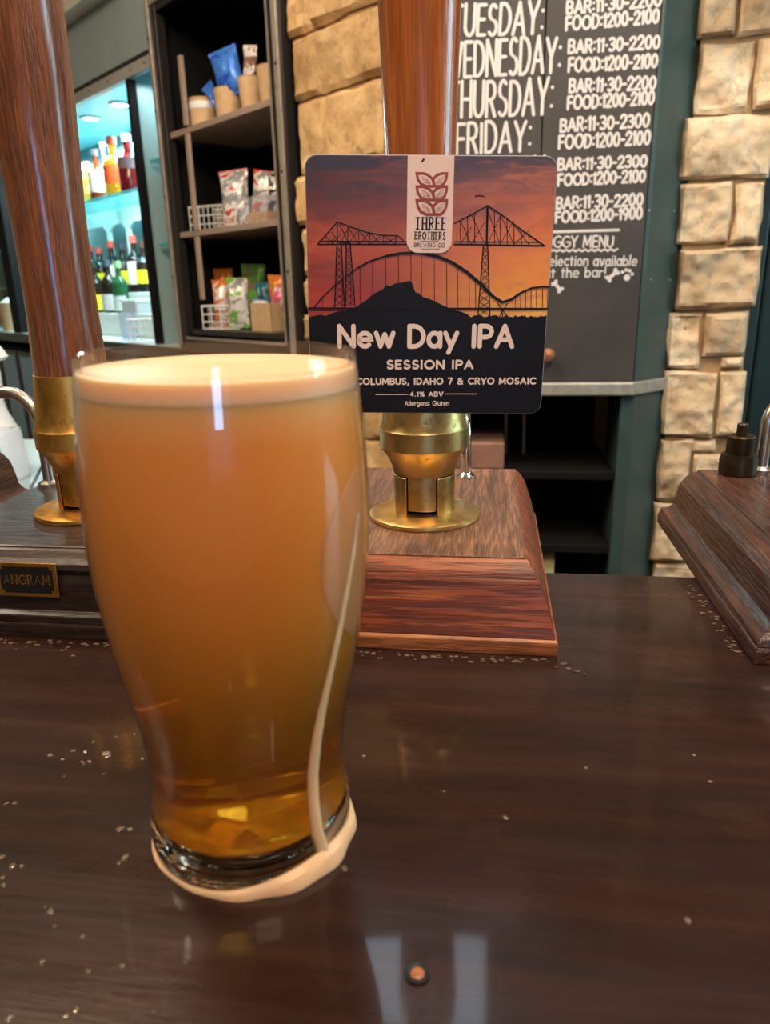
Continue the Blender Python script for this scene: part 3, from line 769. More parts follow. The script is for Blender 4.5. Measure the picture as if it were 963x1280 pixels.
for a, c, e in ((600,278,640),(640,258,690),(699,240,745),(745,255,795),(795,292,850)):
    T.append((2.4, [(a,c),(e,366)])); T.append((2.4, [(e,c+24),(a,366)]))
for xa, xb, ya, yb in ((150,142,366,596),(166,178,366,596),(184,182,356,590),(198,216,356,590)): T.append((5, [(xa,ya),(xb,yb)]))
for xa, xb, ya, yb in ((684,664,370,630),(700,708,370,630)): T.append((5, [(xa,ya),(xb,yb)]))
for k in range(9):
    y0 = 375+k*24; y1 = y0+24; f0 = (y0-366)/230; f1 = (y1-366)/230
    for (l0, l1, r0, r1) in ((150,142,166,178),(184,182,198,216)):
        T.append((2.4, [(l0+(l1-l0)*f0, y0),(r0+(r1-r0)*f1, y1)])); T.append((2.4, [(r0+(r1-r0)*f0, y0),(l0+(l1-l0)*f1, y1)]))
for k in range(10):
    y0 = 375+k*25; y1 = y0+25; f0 = (y0-370)/260; f1 = (y1-370)/260
    T.append((2.6, [(684-20*f0, y0),(700+8*f1, y1)])); T.append((2.6, [(700+8*f0, y0),(684-20*f1, y1)]))
T += [(9, [(160,358),(196,358)]), (4, [(655,190),(672,188),(688,191)])]
strokes('transporter_bridge', M['print_line'], T, 0.00022, badge)
# arch footbridge
Ar = [(4.5, [(62,600),(100,556),(160,500),(225,452)]), (7, [(225,452),(270,428),(330,408)]), (10, [(330,408),(380,399),(425,397),(470,400)]), (12, [(470,400),(520,411),(570,432)]),
      (13, [(570,432),(625,468),(680,516)]), (12, [(680,516),(720,556),(752,577)]), (10, [(752,577),(785,567),(820,543)]), (8, [(820,543),(860,525),(900,520),(935,522)]), (8, [(40,599),(940,601)]), (3, [(40,607),(300,609)])]
for x, y in ((98,560),(135,523),(170,492),(200,470),(234,448),(280,425),(328,410),(374,401),(420,398),(458,400),(505,408),(550,422),(590,446),(632,474),(655,495)): Ar.append((2.2, [(x,y),(x+1,600)]))
for x, y in ((800,558),(820,545),(838,536),(858,528),(878,522),(900,521),(920,522)): Ar.append((2.2, [(x,y),(x,600)]))
Ar += [(4, [(735,580),(775,632)]), (4, [(772,580),(740,632)]), (3, [(748,590),(755,632)])]
strokes('arch_bridge', M['print_line'], Ar, 0.00045, badge)
# brewery strip
sx0, sx1 = bp(408, 52)[0], bp(578, 52)[0]
sy1 = BH/2-0.0004; sy0 = bp(490, 397)[1]; cr = 0.0055
poly = [(sx0, sy1)]+[(sx0+cr-cr*math.cos(a), sy0+cr-cr*math.sin(a)) for a in np.linspace(0, PI/2, 7)]+[(sx1-cr+cr*math.cos(a), sy0+cr-cr*math.sin(a)) for a in np.linspace(PI/2, 0, 7)]+[(sx1, sy1)]
strip = MB().prism(poly, 0.00058, 0.00068).build('brewery_strip', M['print_strip'], badge)
def lp_(x, y): return bp((500+x/9.85-370)*2.918, (190+y/9.85-180)*2.917)
em = MB(); k = 0
for (yt, yb) in ((258, 425), (420, 592), (588, 770)):
    outL = [lp_(x, yt+(yb-yt)*f) for x, f in ((208,.05),(290,.05),(345,.16),(395,.42),(420,.72),(426,1.0),(330,1.0),(262,.84),(222,.5))]
    outR = [lp_(x, yt+(yb-yt)*f) for x, f in ((578,.05),(520,.05),(462,.16),(418,.40),(408,.62),(424,1.0),(500,1.0),(545,.78),(570,.45))]
    for o_ in (outL, outR):
        em.ribbon(o_+[o_[0]], 0.00125, 0.00072+k*1e-5); k += 1
    for q in range(3):
        a = lp_(268+q*8, yt+(yb-yt)*(.30+.2*q)); c = lp_(322+q*6, yt+(yb-yt)*(.42+.16*q)); e = lp_(372, yt+(yb-yt)*(.70+.08*q))
        em.ribbon([a, c, e], 0.00022, 0.00072+k*1e-5); k += 1
        a = lp_(540-q*8, yt+(yb-yt)*(.28+.2*q)); c = lp_(495-q*6, yt+(yb-yt)*(.42+.17*q)); e = lp_(450, yt+(yb-yt)*(.64+.09*q))
        em.ribbon([a, c, e], 0.00022, 0.00072+k*1e-5); k += 1
em.build('leaf_emblem', M['print_rust'], strip)
for txt_, a_, c_, h_, w_ in (('THREE', (195, 950), (558, 954), 0.0052, 0.00078), ('BROTHERS', (186, 1074), (556, 1078), 0.0033, 0.00046), ('BREWING CO', (180, 1168), (548, 1170), 0.00175, 0.00026)):
    t_ = MB(); letter_run(t_, txt_, lp_(*a_), lp_(*c_), h_, w_, 0.46, 0, True, 0.00074); t_.build('lettering', M['print_black'], strip)
for pts_, w_ in (([(250, 1098), (478, 1098)], 0.0002), ([(258, 1195), (488, 1195)], 0.00022), ([(272, 120), (284, 110), (294, 94)], 0.0009)):
    t_ = MB(); t_.ribbon([lp_(*p) for p in pts_], w_, 0.00074); t_.build('printed_mark', M['print_black'], strip)
# beer name and small print
def blines(name, rows):
    mb = MB()
    for txt, a, c, top, w, gap in rows:
        p0, p1 = bp(*a), bp(*c); h = bp(a[0], top)[1]-p0[1]
        letter_run(mb, txt, p0, p1, h, w, gap, 0, False, 0.0003)
    return mb.build(name, M['print_white'], badge)
blines('beer_name', [('New Day IPA', (160, 738), (788, 738), 664, 0.00225, 0.24)])
blines('beer_style', [('SESSION IPA', (334, 818), (644, 818), 790, 0.00105, 0.3)])
blines('hop_list', [('COLUMBUS, IDAHO 7 & CRYO MOSAIC', (222, 876), (872, 874), 855, 0.00078, 0.3)])
blines('strength_line', [('4.1% ABV', (418, 919), (536, 919), 904, 0.00056, 0.3)])
o = MB(); o.ribbon([bp(292, 913), bp(408, 913)], 0.00036, 0.0003); o.ribbon([bp(544, 911), bp(660, 911)], 0.00036, 0.0003); o.build('rule_lines', M['print_white'], badge)
blines('allergen_line', [('Allergens: Gluten', (398, 953), (558, 952), 938, 0.00036, 0.22)])

# ================================================================== glass of beer
GX, GY = -0.0792, 0.2015
GP = [(0.0, 0.0345), (0.004, 0.0352), (0.010, 0.0350), (0.018, 0.0338), (0.028, 0.0332), (0.042, 0.0343), (0.057, 0.0370), (0.071, 0.0398), (0.085, 0.0419), (0.098, 0.0432), (0.111, 0.0438), (0.123, 0.0436), (0.137, 0.0427), (0.146, 0.0418), (0.1590, 0.0404)]
GP = [(z, r*0.953) for z, r in GP]
def g_r(z):
    for (z0, r0), (z1, r1) in zip(GP, GP[1:]):
        if z <= z1:
            f = (z-z0)/(z1-z0); return r0+(r1-r0)*f
    return GP[-1][1]
zz = np.array([p[0] for p in GP]); rr = np.array([p[1] for p in GP])
cf = np.polyfit(zz[3:], rr[3:], 6)
def g_s(z):
    return float(np.polyval(cf, z)) if z > 0.016 else g_r(z)
glass = thing('pint_glass', 'curved pint glass of hazy amber beer standing on the dark bar', 'glass', (GX, GY, BAR))
TH = 0.0020; ZB = 0.013; ZR = 0.1590
outer = []+[(g_s(z), z) for z in np.linspace(0.006, ZB, 10)]
top = [(g_s(z), z) for z in np.linspace(ZB, ZR, 46)]
inner = [(g_s(z)-TH, z) for z in np.linspace(ZR, 0.1563, 6)]+[(g_s(z)-0.0002, z) for z in np.linspace(0.1561, ZB+0.003, 44)]
rim = [(g_s(ZR)-0.0003, ZR+0.0007), (g_s(ZR)-0.0010, ZR+0.0009), (g_s(ZR)-0.0017, ZR+0.0007)]
MB().lathe(top+rim+inner+[(g_s(ZB)-0.0004, ZB+0.0006)], n=96, closed=True).build('wall', M['thin_glass'], glass, smooth=True)
base = [(0.0, 0.0040)]+[(r, 0.0036+0.0006*math.cos(r*1900)-0.0024*(r/0.030)**2) for r in np.linspace(0.001, 0.0295, 26)]+[(0.0310, 0.0003), (0.0320, 0.0003), (0.0331, 0.0014), (0.0335, 0.0040)]
base += [(g_s(z), z) for z in np.linspace(0.0065, ZB-0.0002, 10)]+[(g_s(ZB)-0.0016, ZB-0.0002), (g_s(ZB)-0.0028, ZB-0.0008), (0.024, ZB-0.0036), (0.014, ZB-0.0052), (0.0, ZB-0.0058)]
MB().lathe(base, n=96).build('heavy_base', M['thick_glass'], glass, smooth=True)
glass.rotation_euler = (0, 0.016, 0)
beer = thing('beer', 'hazy amber beer with a thin cream head filling the pint glass', 'beer', (GX, GY, BAR))
ZF = 0.1500
beer.rotation_euler = (0, 0.016, 0)
liq = [(0, ZB-0.0055), (0.014, ZB-0.0048), (0.024, ZB-0.0032), (g_s(ZB)-0.0020, ZB+0.0007)]+[(g_s(z)-0.00035, z) for z in np.linspace(ZB+0.0015, ZF, 44)]+[(0, ZF)]
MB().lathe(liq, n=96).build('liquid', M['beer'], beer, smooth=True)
fm = [(0, ZF+0.0001)]+[(g_s(z)-0.00035, z) for z in np.linspace(ZF+0.0001, 0.1555, 5)]+[(0.036, 0.1548), (0.034, 0.1545), (0.02, 0.1543), (0, 0.1542)]
MB().lathe(fm, n=96).build('foam_head', M['foam'], beer, smooth=True)

# foam that has run down the outside and pooled round the base
def on_glass(px, py):
    d = ray(px, py); d = d/np.linalg.norm(d); t = 0.10
    while t < 0.32:
        p = CAMP+d*t; z = p[2]-BAR
        if 0 <= z <= 0.157 and math.hypot(p[0]-GX-0.012*z, p[1]-GY) <= g_s(z): break
        t += 0.0004
    p = CAMP+d*t
    return Vector((p[0]-GX-0.012*(p[2]-BAR), p[1]-GY, p[2]-BAR))
spill = thing('foam_spill', 'cream foam run down the right of the pint glass and pooled round its base', 'spill', (GX, GY, BAR))
spill.rotation_euler = (0, 0.012, 0)
path = [(447, 640), (441, 690), (432, 740), (423, 790), (412, 840), (402, 885), (395, 925), (391, 965), (392, 1000), (396, 1035), (402, 1062), (408, 1082)]
pts = []; rs = []
for i, q in enumerate(path):
    p = on_glass(*q); r = math.hypot(p.x, p.y); s = (r-0.0002)/r
    pts.append((p.x*s, p.y*s, max(p.z, 0.002)))
    rs.append([.0007, .0009, .0011, .0012, .0013, .0016, .0018, .0019, .0019, .0020, .0024, .0030][i])
MB().tube(pts, rs, 12).build('foam_run', M['foam'], spill, smooth=True)
ring = []; n = 120
for k in range(5): ring.append([])
for i in range(n):
    a = 2*PI*i/n
    fr_ = 0.5+0.5*math.cos(a-math.radians(-32))           # thickest at the right front
    wd = 0.0005+0.0030*fr_**6+0.0002*math.sin(a*7)+0.0005*math.sin(a*13+1)*fr_**3
    h = 0.0011+0.0058*fr_**6
    for k, (dr, hz) in enumerate(((wd, 0.0), (wd*0.95, h*0.35), (wd*0.7, h*0.75), (wd*0.25, h), (-0.0006, h*0.95))):
        r = 0.0334+dr; ring[k].append((r*math.cos(a), r*math.sin(a), hz+0.0001))
mb = MB(); vs = [p for r in ring for p in r]; fs = []
for k in range(4):
    for i in range(n):
        i2 = (i+1) % n; fs.append((k*n+i, k*n+i2, (k+1)*n+i2, (k+1)*n+i))
mb.add(vs, fs); mb.build('foam_pool', M['foam'], spill, smooth=True)
# thin film of foam on the upper right of the glass
mb = MB(); nu, nv = 10, 16; vs = []; fs = []
a0 = math.atan2(on_glass(452, 660).y, on_glass(452, 660).x); a1 = math.atan2(on_glass(398, 680).y, on_glass(398, 680).x)
for j in range(nv+1):
    v = j/nv; z = 0.078+0.052*v
    half = math.sin(PI*min(1, max(0.02, v)))**0.6
    for i in range(nu+1):
        a = a0+(a1-a0)*(0.02+0.96*half*i/nu); r = g_s(z)+0.0003
        vs.append((r*math.cos(a), r*math.sin(a), z))
for j in range(nv):
    for i in range(nu):
        q = j*(nu+1)+i; fs.append((q, q+1, q+nu+2, q+nu+1))
M['film'] = glassy('thin_foam_film', (1, 1, 1, 1), 0.4, 0.3, 1.33, srgb(236, 190, 150), 0.13)
mb.add(vs, fs); mb.build('foam_film', M['film'], spill, smooth=True, solid=0.0003)

# drops of beer on the bar
proto = None
pool = []
for (x, y, r) in [(161,420,7),(200,433,6),(234,406,6),(272,409,6),(262,442,5),(286,440,6),(340,415,12),(332,480,5),(205,488,4),(372,360,4),(298,378,5),(455,432,5),(22,574,5),(48,573,7),(384,656,9),(416,657,7),(400,748,10),(380,765,6),
                  (6,746,7),(40,775,8),(70,775,6),(8,812,7),(12,836,6),(162,920,8),(145,906,4),(264,1000,6),(136,1082,7),(283,1112,6),(392,1094,7),(245,1236,8),(210,1255,8),(30,1262,10),(490,1238,5),(175,968,4),(268,448,4),(345,425,7),(452,352,4),(430,352,4)]:
    pool.append((x/2.558, 780+y/2.558, r/2.558))
far_drops = [(632, 1022, 2.6), (860, 1151, 3.2), (733, 960, 2.2), (455, 945, 2), (555, 989, 1.6), (868, 944, 2), (888, 977, 2)]
def place_drop(px, py, r, label, group):
    global proto
    c = on_z(px, py, BAR); dist = np.linalg.norm(c-CAMP); R_ = max(0.0005, r*dist/F*1.0)
    if proto is None:
        proto = MB().lathe([(0, 0)]+[(math.cos(a), 0.55*math.sin(a)) for a in np.linspace(0.0, PI/2*0.97, 7)]+[(0, 0.55)], n=20).build('beer_drop', M['drop'], smooth=True)
        o = proto
    else:
        o = proto.copy(); COL.objects.link(o)
    o.location = (c[0], c[1], BAR+0.0001); o.scale = (R_*random.uniform(.9, 1.5), R_*random.uniform(.8, 1.1), R_*0.75)
    o.rotation_euler = (0, 0, random.uniform(0, PI))
    tag(o, label, 'drop', group)
for (x, y, r) in pool:
    place_drop(x, y, r, 'small beer drop on the bar, left of the pint glass', 'beer drops left of the glass')
for (x, y, r) in far_drops:
    place_drop(x, y, r, 'tiny pale speck of beer on the bare bar, right of the pint glass', 'specks right of the glass')
c = on_z(431, 1086, BAR)
place_drop(431, 1086, 3.4, 'shiny bluish drop touching the foam at the glass base', None)

# ================================================================== chalkboard and back-bar cabinet
YB = 1.45; XL, XR = -0.10, 0.264
cab = thing('back_bar_cabinet', 'dark green back-bar cabinet with open shelves under the chalkboard', 'cabinet', (0.08, YB, 0))
CM = Matrix.Translation((-0.08, -YB, 0))
ch = [(0.272, 1.455), (0.338, 1.521)]           # the slanted green side
MB(CM).prism([(0.243, 1.452), (0.268, 1.452), (0.345, 1.529), (0.345, 1.60), (0.243, 1.60)], 0, 1.045).build('post', M['green_paint'], cab, bevel=0.002)
MB(CM).prism([(XR, 1.452), (0.270, 1.452), (0.345, 1.527), (0.345, 1.66), (XR, 1.66)], 1.072, 2.3).build('side_panel', M['green_paint'], cab, bevel=0.0015)
MB(CM).prism([(XL, 1.436), (0.262, 1.436), (0.352, 1.526), (0.352, 1.78), (XL, 1.78)], 1.047, 1.072).build('ledge', M['ledge'], cab, bevel=0.003)
q = MB(CM); q.box(XL, 0.243, 1.80, 1.82, 0, 1.045); q.box(XL, XL+0.02, 1.452, 1.80, 0, 1.045); q.build('carcass', M['inside'], cab)
for z in (0.893, 0.737, 0.42):
    MB(CM).box(XL+0.02, 0.243, 1.46, 1.80, z-0.018, z).build('shelf', M['inside'], cab, bevel=0.002)
sc = MB(CM)
for (px, py) in ((812, 263), (843, 263), (814, 349), (838, 350), (821, 0)):
    p = on_plane(px, py, (0.272, 1.454, 1), np.array([.7071, -.7071, 0]))
    sc.tube([(p[0]+0.0003, p[1]-0.0003, p[2]), (p[0]-0.0008, p[1]+0.0008, p[2])], 0.0016, 10)
sc.build('screw_heads', M['trim_grey'], cab)

cbd = thing('chalkboard', 'black chalkboard listing daily bar and food hours in white lettering', 'chalkboard', (0.08, YB, 1.073))
KM = Matrix.Translation((-0.08, -YB, -1.073))
MB(KM).box(XL, 0.0755, YB, YB+0.02, 1.073, 2.2).build('left_panel', M['board'], cbd, bevel=0.0015)
MB(KM).box(0.0775, XR-0.001, YB, YB+0.02, 1.073, 2.2).build('right_panel', M['board'], cbd, bevel=0.0015)
FM = Matrix.Translation((-0.08, -0.0006, -1.073)) @ Matrix.Rotation(math.radians(90), 4, 'X')
def kp(px, py):
    p = on_y(px, py, YB); return (p[0], p[2])
def chalk(name, rows, thick=None):
    mb = MB(FM)
    for txt, a, c, top, w in rows:
        p0, p1 = kp(*a), kp(*c); h = kp(a[0], top)[1]-p0[1]
        letter_run(mb, txt, p0, p1, h, w, 0.24, 0.05, False, 0.0, 3e-5)
    return mb.build(name, M['chalk'], cbd)
chalk('day_lettering', [('TUESDAY:', (566, 45), (678, 42), 6, 0.0054)])
chalk('day_lettering', [('WEDNESDAY:', (559, 97), (700, 90), 54, 0.0054)])
chalk('day_lettering', [('THURSDAY:', (562, 147), (690, 142), 104, 0.0054)])
chalk('day_lettering', [('FRIDAY:', (571, 192), (663, 188), 155, 0.0054)])
chalk('day_lettering', [('SATURDAY:', (560, 242), (685, 238), 200, 0.0054)])
HR = [('BAR:11\u00b730-2200', (709, 17.5), (826, 7), 2), ('FOOD:1200-2100', (708, 38), (823, 28), 22),
      ('BAR:11\u00b730-2200', (711, 66.5), (824, 60), 51), ('FOOD:1200-2100', (711, 90), (821, 84), 74),
      ('BAR:11\u00b730-2200', (712, 115.5), (819, 111), 100), ('FOOD:1200-2100', (710, 136.5), (817, 130), 121),
      ('BAR:11\u00b730-2300', (701, 164.5), (811, 158), 149), ('FOOD:1200-2100', (699, 186), (812, 180), 170),
      ('BAR:11\u00b730-2300', (698, 212.5), (808, 208), 199), ('FOOD:1200-2100', (698, 232), (806, 227), 218),
      ('BAR:11\u00b730-2200', (696, 261), (803, 256.5), 247), ('FOOD:1200-1900', (695, 278), (802, 273), 264.5)]
for txt, a, c, top in HR:
    chalk('hours_lettering', [(txt, a, c, top, 0.0043)])
chalk('menu_heading', [('DOGGY MENU', (671, 309), (766, 308.5), 296, 0.0030)])
chalk('menu_note', [('A selection available', (666, 332), (796, 332), 320, 0.0025), ('at the bar!', (681, 347), (757, 346), 335, 0.0025)])
mb = MB(FM); mb.ribbon([kp(684, 290), kp(774, 287.5)], 0.0045, 0)
mb.ribbon([kp(684+i*4, 313+(1.6 if i % 2 else -0.6)-i*0.05) for i in range(23)], 0.0034, 0.00005); mb.build('chalk_rule', M['chalk'], cbd)
def bone(mb, cx, cy, ang, L):
    c = Vector(kp(cx, cy)); d = Vector((math.cos(ang), math.sin(ang))); nn = Vector((-d.y, d.x))
    mb.ribbon([c-d*L, c+d*L], L*0.75, 0.0)
    for s in (-1, 1):
        for t in (-1, 1):
            e = c+d*L*s*1.1+nn*L*0.42*t; mb.ribbon([e, e+Vector((1e-4, 0))], L*0.85, 0.00003*(2+s+2*t+2))
for a_ in ((766, 344, 0.75, 0.0085), (697, 358, -0.85, 0.008)):
    mb = MB(FM); bone(mb, *a_); mb.build('bone_drawing', M['chalk'], cbd)
mb = MB(FM)
for k, (px, py, r) in enumerate(((784, 347, .0115), (778.5, 340, .0062), (783, 337.5, .0062), (787.5, 338.5, .0062), (790.5, 342.5, .006))):
    p = Vector(kp(px, py)); mb.ribbon([p, p+Vector((1e-4, 0))], r, k*0.00003)
mb.build('paw_drawing', M['chalk'], cbd)
kn = on_y(686, 443, YB)
MB(KM @ Matrix.Translation((kn[0]-0.002, YB, kn[2])) @ Matrix.Rotation(math.radians(90), 4, 'X')).lathe([(0, 0), (0.006, 0), (0.006, 0.006), (0.012, 0.012), (0.0125, 0.017), (0.009, 0.022), (0, 0.024)], n=32).build('knob', plain('copper_knob', srgb(190, 130, 96), 0.35, 0.6), cbd, smooth=True)

# things on the open shelves
t = thing('wooden_crate', 'low reddish-brown wooden crate on the upper open shelf', 'crate', (-0.02, 1.53, 0.894))
MB().box(-0.055, 0.045, -0.06, 0.1, 0, 0.055).build('crate_body', plain('reddish_brown_ply', srgb(140, 104, 90), 0.5, 0, 0.15, 30), t, bevel=0.003)
t.location = (-0.02, 1.53, 0.893)
t = thing('cream_box', 'small cream box on the lowest visible open shelf', 'box', (0.115, 1.52, 0.42))
MB().box(-0.022, 0.022, -0.03, 0.03, 0, 0.295).build('carton', plain('cream_card', srgb(214, 200, 150), 0.6, 0, 0.1, 30), t, bevel=0.002)
for i, px in enumerate((633, 656)):
    p = on_y(px, 520, 1.62)
    t = MB().tube([(p[0], 1.62, 0.8935), (p[0], 1.62, 1.0465)], 0.0055, 12).build('metal_pipe', M['steel'], smooth=True)
    tag(t, ('left' if i == 0 else 'right')+' of two thin metal pipes inside the open cabinet', 'pipe')

# ================================================================== slanting wall: fascia, snack cabinet, bottle display
NX0, NX1 = -4.15, -0.645        # the display runs from NX0 (far left) to NX1 (snack cabinet)
ZC = 1.07
disp = thing('bottle_display', 'pale teal lit bottle display with glass shelves in the slanting back wall', 'display cabinet', WALL_P, WALL_RZ)
MB().box(NX0, NX1, 0.0, 0.55, ZC-0.035, ZC).build('counter_top', M['counter'], disp, bevel=0.003)
MB().box(NX0, NX1, -0.006, 0.0, ZC-0.045, ZC-0.004).build('counter_edge', M['frame_dark'], disp)
MB().box(NX0, NX1, 0.46, 0.50, ZC, 1.972).build('back_panel', M['niche_back'], disp)
MB().box(NX0, NX1, 0.02, 0.50, 1.972, 1.99).build('canopy', M['niche'], disp)
MB().box(NX0, NX1, -0.004, 0.02, 1.935, 1.972).build('trim_strip', M['trim_grey'], disp, bevel=0.001)
MB().box(NX0, NX1, -0.010, 0.02, 1.972, 1.980).build('dark_bead', M['frame_dark'], disp)  # dark bead between trim strip and fascia
MB().box(NX0, NX1, 0.0, 0.03, 1.980, 2.182).build('fascia', M['panel_grey'], disp)
q = MB()
for s in (0.70, 0.80, 0.98, 1.14, 1.3, 1.5): q.tube([(-s, -0.0045, 1.953), (-s, 0.0, 1.953)], 0.0045, 10)
q.build('trim_screws', M['frame_dark'], disp)
MB().box(-0.858, -0.838, 0.0, 0.03, ZC, 1.935).build('post', M['inside'], disp, bevel=0.003)
MB().box(-0.858, -0.846, 0.03, 0.46, ZC, 1.972).build('divider', M['niche'], disp)
MB().box(-2.48, -2.36, 0.0, 0.05, ZC, 1.935).build('post', M['inside'], disp, bevel=0.003)
MB().box(-0.846, NX1, 0.16, 0.19, ZC, 1.972).build('side_bay_panel', M['niche'], disp)
for z in (1.69, 1.42): MB().box(-0.824, NX1, 0.04, 0.16, z-0.010, z).build('side_shelf', M['shelf_glass'], disp, bevel=0.001)
MB().box(-2.35, -0.872, 0.17, 0.45, 1.640, 1.652).build('upper_shelf', M['shelf_glass'], disp, bevel=0.001)
MB().box(NX0, -2.49, 0.17, 0.45, 1.50, 1.512).build('far_shelf', M['shelf_glass'], disp, bevel=0.001)
MB().box(NX0, -2.49, 0.17, 0.45, 1.29, 1.302).build('far_shelf', M['shelf_glass'], disp, bevel=0.001)
# white arcaded support under the upper shelf
poly = [(-2.35, 1.639), (-0.872, 1.639), (-0.872, 1.575)]
x = -0.90
while x > -2.2:
    poly += [(x, 1.560), (x-0.02, 1.548), (x-0.025, 1.17), (x-0.055, 1.17), (x-0.06, 1.548), (x-0.08, 1.560), (x-0.10, 1.575)]
    x -= 0.22
    poly += [(x+0.04, 1.575)]
poly += [(-2.35, 1.575)]
MB(Matrix.Translation((0, 0.40, 0)) @ Matrix.Rotation(math.radians(90), 4, 'X')).prism(poly, 0, 0.012).build('arcade', M['white'], disp)
MB().box(-2.3, -1.10, 0.16, 0.45, ZC, 1.168).build('riser', M['white'], disp, bevel=0.003)
MB().box(-2.3, -1.10, 0.30, 0.45, 1.168, 1.255).build('back_step', M['white'], disp, bevel=0.003)
m, nt, b = new_mat('downlight_glow'); setp(b, color=(1, 1, 1, 1)); b.inputs['Emission Color'].default_value = (0.9, 0.97, 1, 1); b.inputs['Emission Strength'].default_value = 14; M['glow'] = m
for px, py, dep in ((113, 147, 0.20), (150, 127, 0.20), (143, 169, 0.38)):
    l = on_wall(px, py, dep); l.z = 1.972
    if dep > 0.3: l.x = -1.20
    d_ = MB(Matrix.Translation((l.x, dep, 1.972))).lathe([(0.030, -0.0005), (0.045, -0.0005), (0.045, -0.006), (0.032, -0.008)], n=28, closed=True).build('downlight', M['steel'], disp, smooth=True)
    MB(Matrix.Translation((l.x, dep, 1.968))).lathe([(0, 0), (0.031, 0), (0.031, -0.0015), (0, -0.0015)], n=28).build('bulb', M['glow'], d_)
    p = wall_loc(l.x, dep, 1.955); lamp('display_downlight', 'SPOT', p, p-Vector((0, 0, 1)), 15, (0.86, 0.97, 1.0), 0.03, None, 120)
p = wall_loc(-1.45, 0.28, 1.632)
lamp('shelf_fill_light', 'AREA', p, p-Vector((0, 0, 1)), 6, (0.80, 0.97, 1.0), 0.5, 0.05)  # unseen fill light added under the shelf to brighten the lower bottles
for s in (-0.745, -1.5, -2.0, -2.75):
    p = wall_loc(s, 0.10 if s > -0.9 else 0.3, 1.93)
    lamp('display_strip_light', 'AREA', p, p-Vector((0, 0, 1)), 0.5 if s > -0.9 else 17, (0.70, 0.95, 1.0), 0.10 if s > -0.9 else 0.4, 0.06)
# white cornice above the fascia
struct('trim_2', MB(WALL_M).box(NX0, -0.05, -0.06, 0.3, 2.184, 2.62), M['cream'])
struct('baseboard_left', MB(WALL_M).box(NX0, -0.05, 0.02, 0.10, 0, 0.40), M['frame_dark'])

# cooler under the display counter
cool = thing('bottle_cooler', 'black bottle cooler with blue lit glass doors under the pale counter', 'cooler', wall_loc(0, 0, 0.40), WALL_RZ)
MB().box(NX0, -0.66, 0.03, 0.5, 0, 0.585).build('cabinet', M['inside'], cool)
blue = plain('blue_lit_glass', srgb(120, 160, 200), 0.12)
for k in range(11):
    x = -0.70-k*0.30
    dr = MB().box(x-0.28, x, 0.0, 0.03, 0.02, 0.575).build('door', M['frame_dark'], cool, bevel=0.003)
    MB().box(x-0.245, x-0.035, -0.004, 0.002, 0.06, 0.55).build('glass', blue, dr)

# snack cabinet
SX0, SX1 = -0.640, 0.052
sn = thing('snack_cabinet', 'black open snack cabinet with worn metal edging and sloping-looking shelves', 'cabinet', wall_loc(0, 0, 0), WALL_RZ)
sn['label'] = 'tall black open snack cabinet with worn metal edging beside the bottle display'
q = MB(); q.box(SX0, SX1, 0.32, 0.34, 1.02, 2.10); q.box(SX0, SX0+0.02, 0.02, 0.32, 1.02, 2.10); q.box(SX1-0.02, SX1, 0.02, 0.32, 1.02, 2.10); q.box(SX0+0.02, SX1-0.02, 0.02, 0.32, 2.07, 2.10); q.box(SX0, SX1, 0.02, 0.32, 1.02, 1.06)
q.build('carcass', M['inside'], sn)
q = MB()
for a, c, e, f_ in ((SX0, SX0+0.055, 1.06, 2.12), (SX1-0.055, SX1, 1.06, 2.12)): q.box(a, c, -0.012, 0.02, e, f_)
q.box(SX0, SX1, -0.010, 0.02, 2.065, 2.12); q.box(SX0, SX1, -0.010, 0.02, 1.055, 1.105)
q.build('face_frame', M['frame_dark'], sn, bevel=0.002)
q = MB()
q.box(SX0+0.004, SX0+0.020, -0.018, -0.010, 1.08, 2.115); q.box(SX1-0.030, SX1-0.010, -0.018, -0.010, 1.06, 2.115); q.box(SX1-0.066, SX1-0.054, -0.010, 0.0, 1.10, 2.07)
q.box(SX0+0.02, SX1-0.03, -0.016, -0.008, 2.085, 2.11); q.box(SX0+0.055, SX1-0.055, -0.016, -0.008, 1.100, 1.108)
q.build('metal_edging', M['frame_edge'], sn, bevel=0.001)
q = MB()
for z in (1.3, 1.55, 1.8, 2.0):
    for x in (SX0+0.012, SX1-0.020): q.tube([(x, -0.0195, z), (x, -0.017, z)], 0.004, 8)
q.build('edging_screws', M['frame_dark'], sn)
for z in (1.735, 1.440, 1.132):
    MB().box(SX0+0.055 if z > 1.2 else SX0+0.02, SX1-0.06, 0.0, 0.31, z-0.018, z).build('shelf', M['shelf_edge'] if z > 1.2 else M['frame_dark'], sn, bevel=0.002)
for z0, z1 in ((1.737, 1.925), (1.442, 1.715), (1.228, 1.420)):
    MB().box(-0.480, -0.462, -0.008, 0.004, z0, z1).build('support_rail', M['shelf_edge'], sn, bevel=0.002)

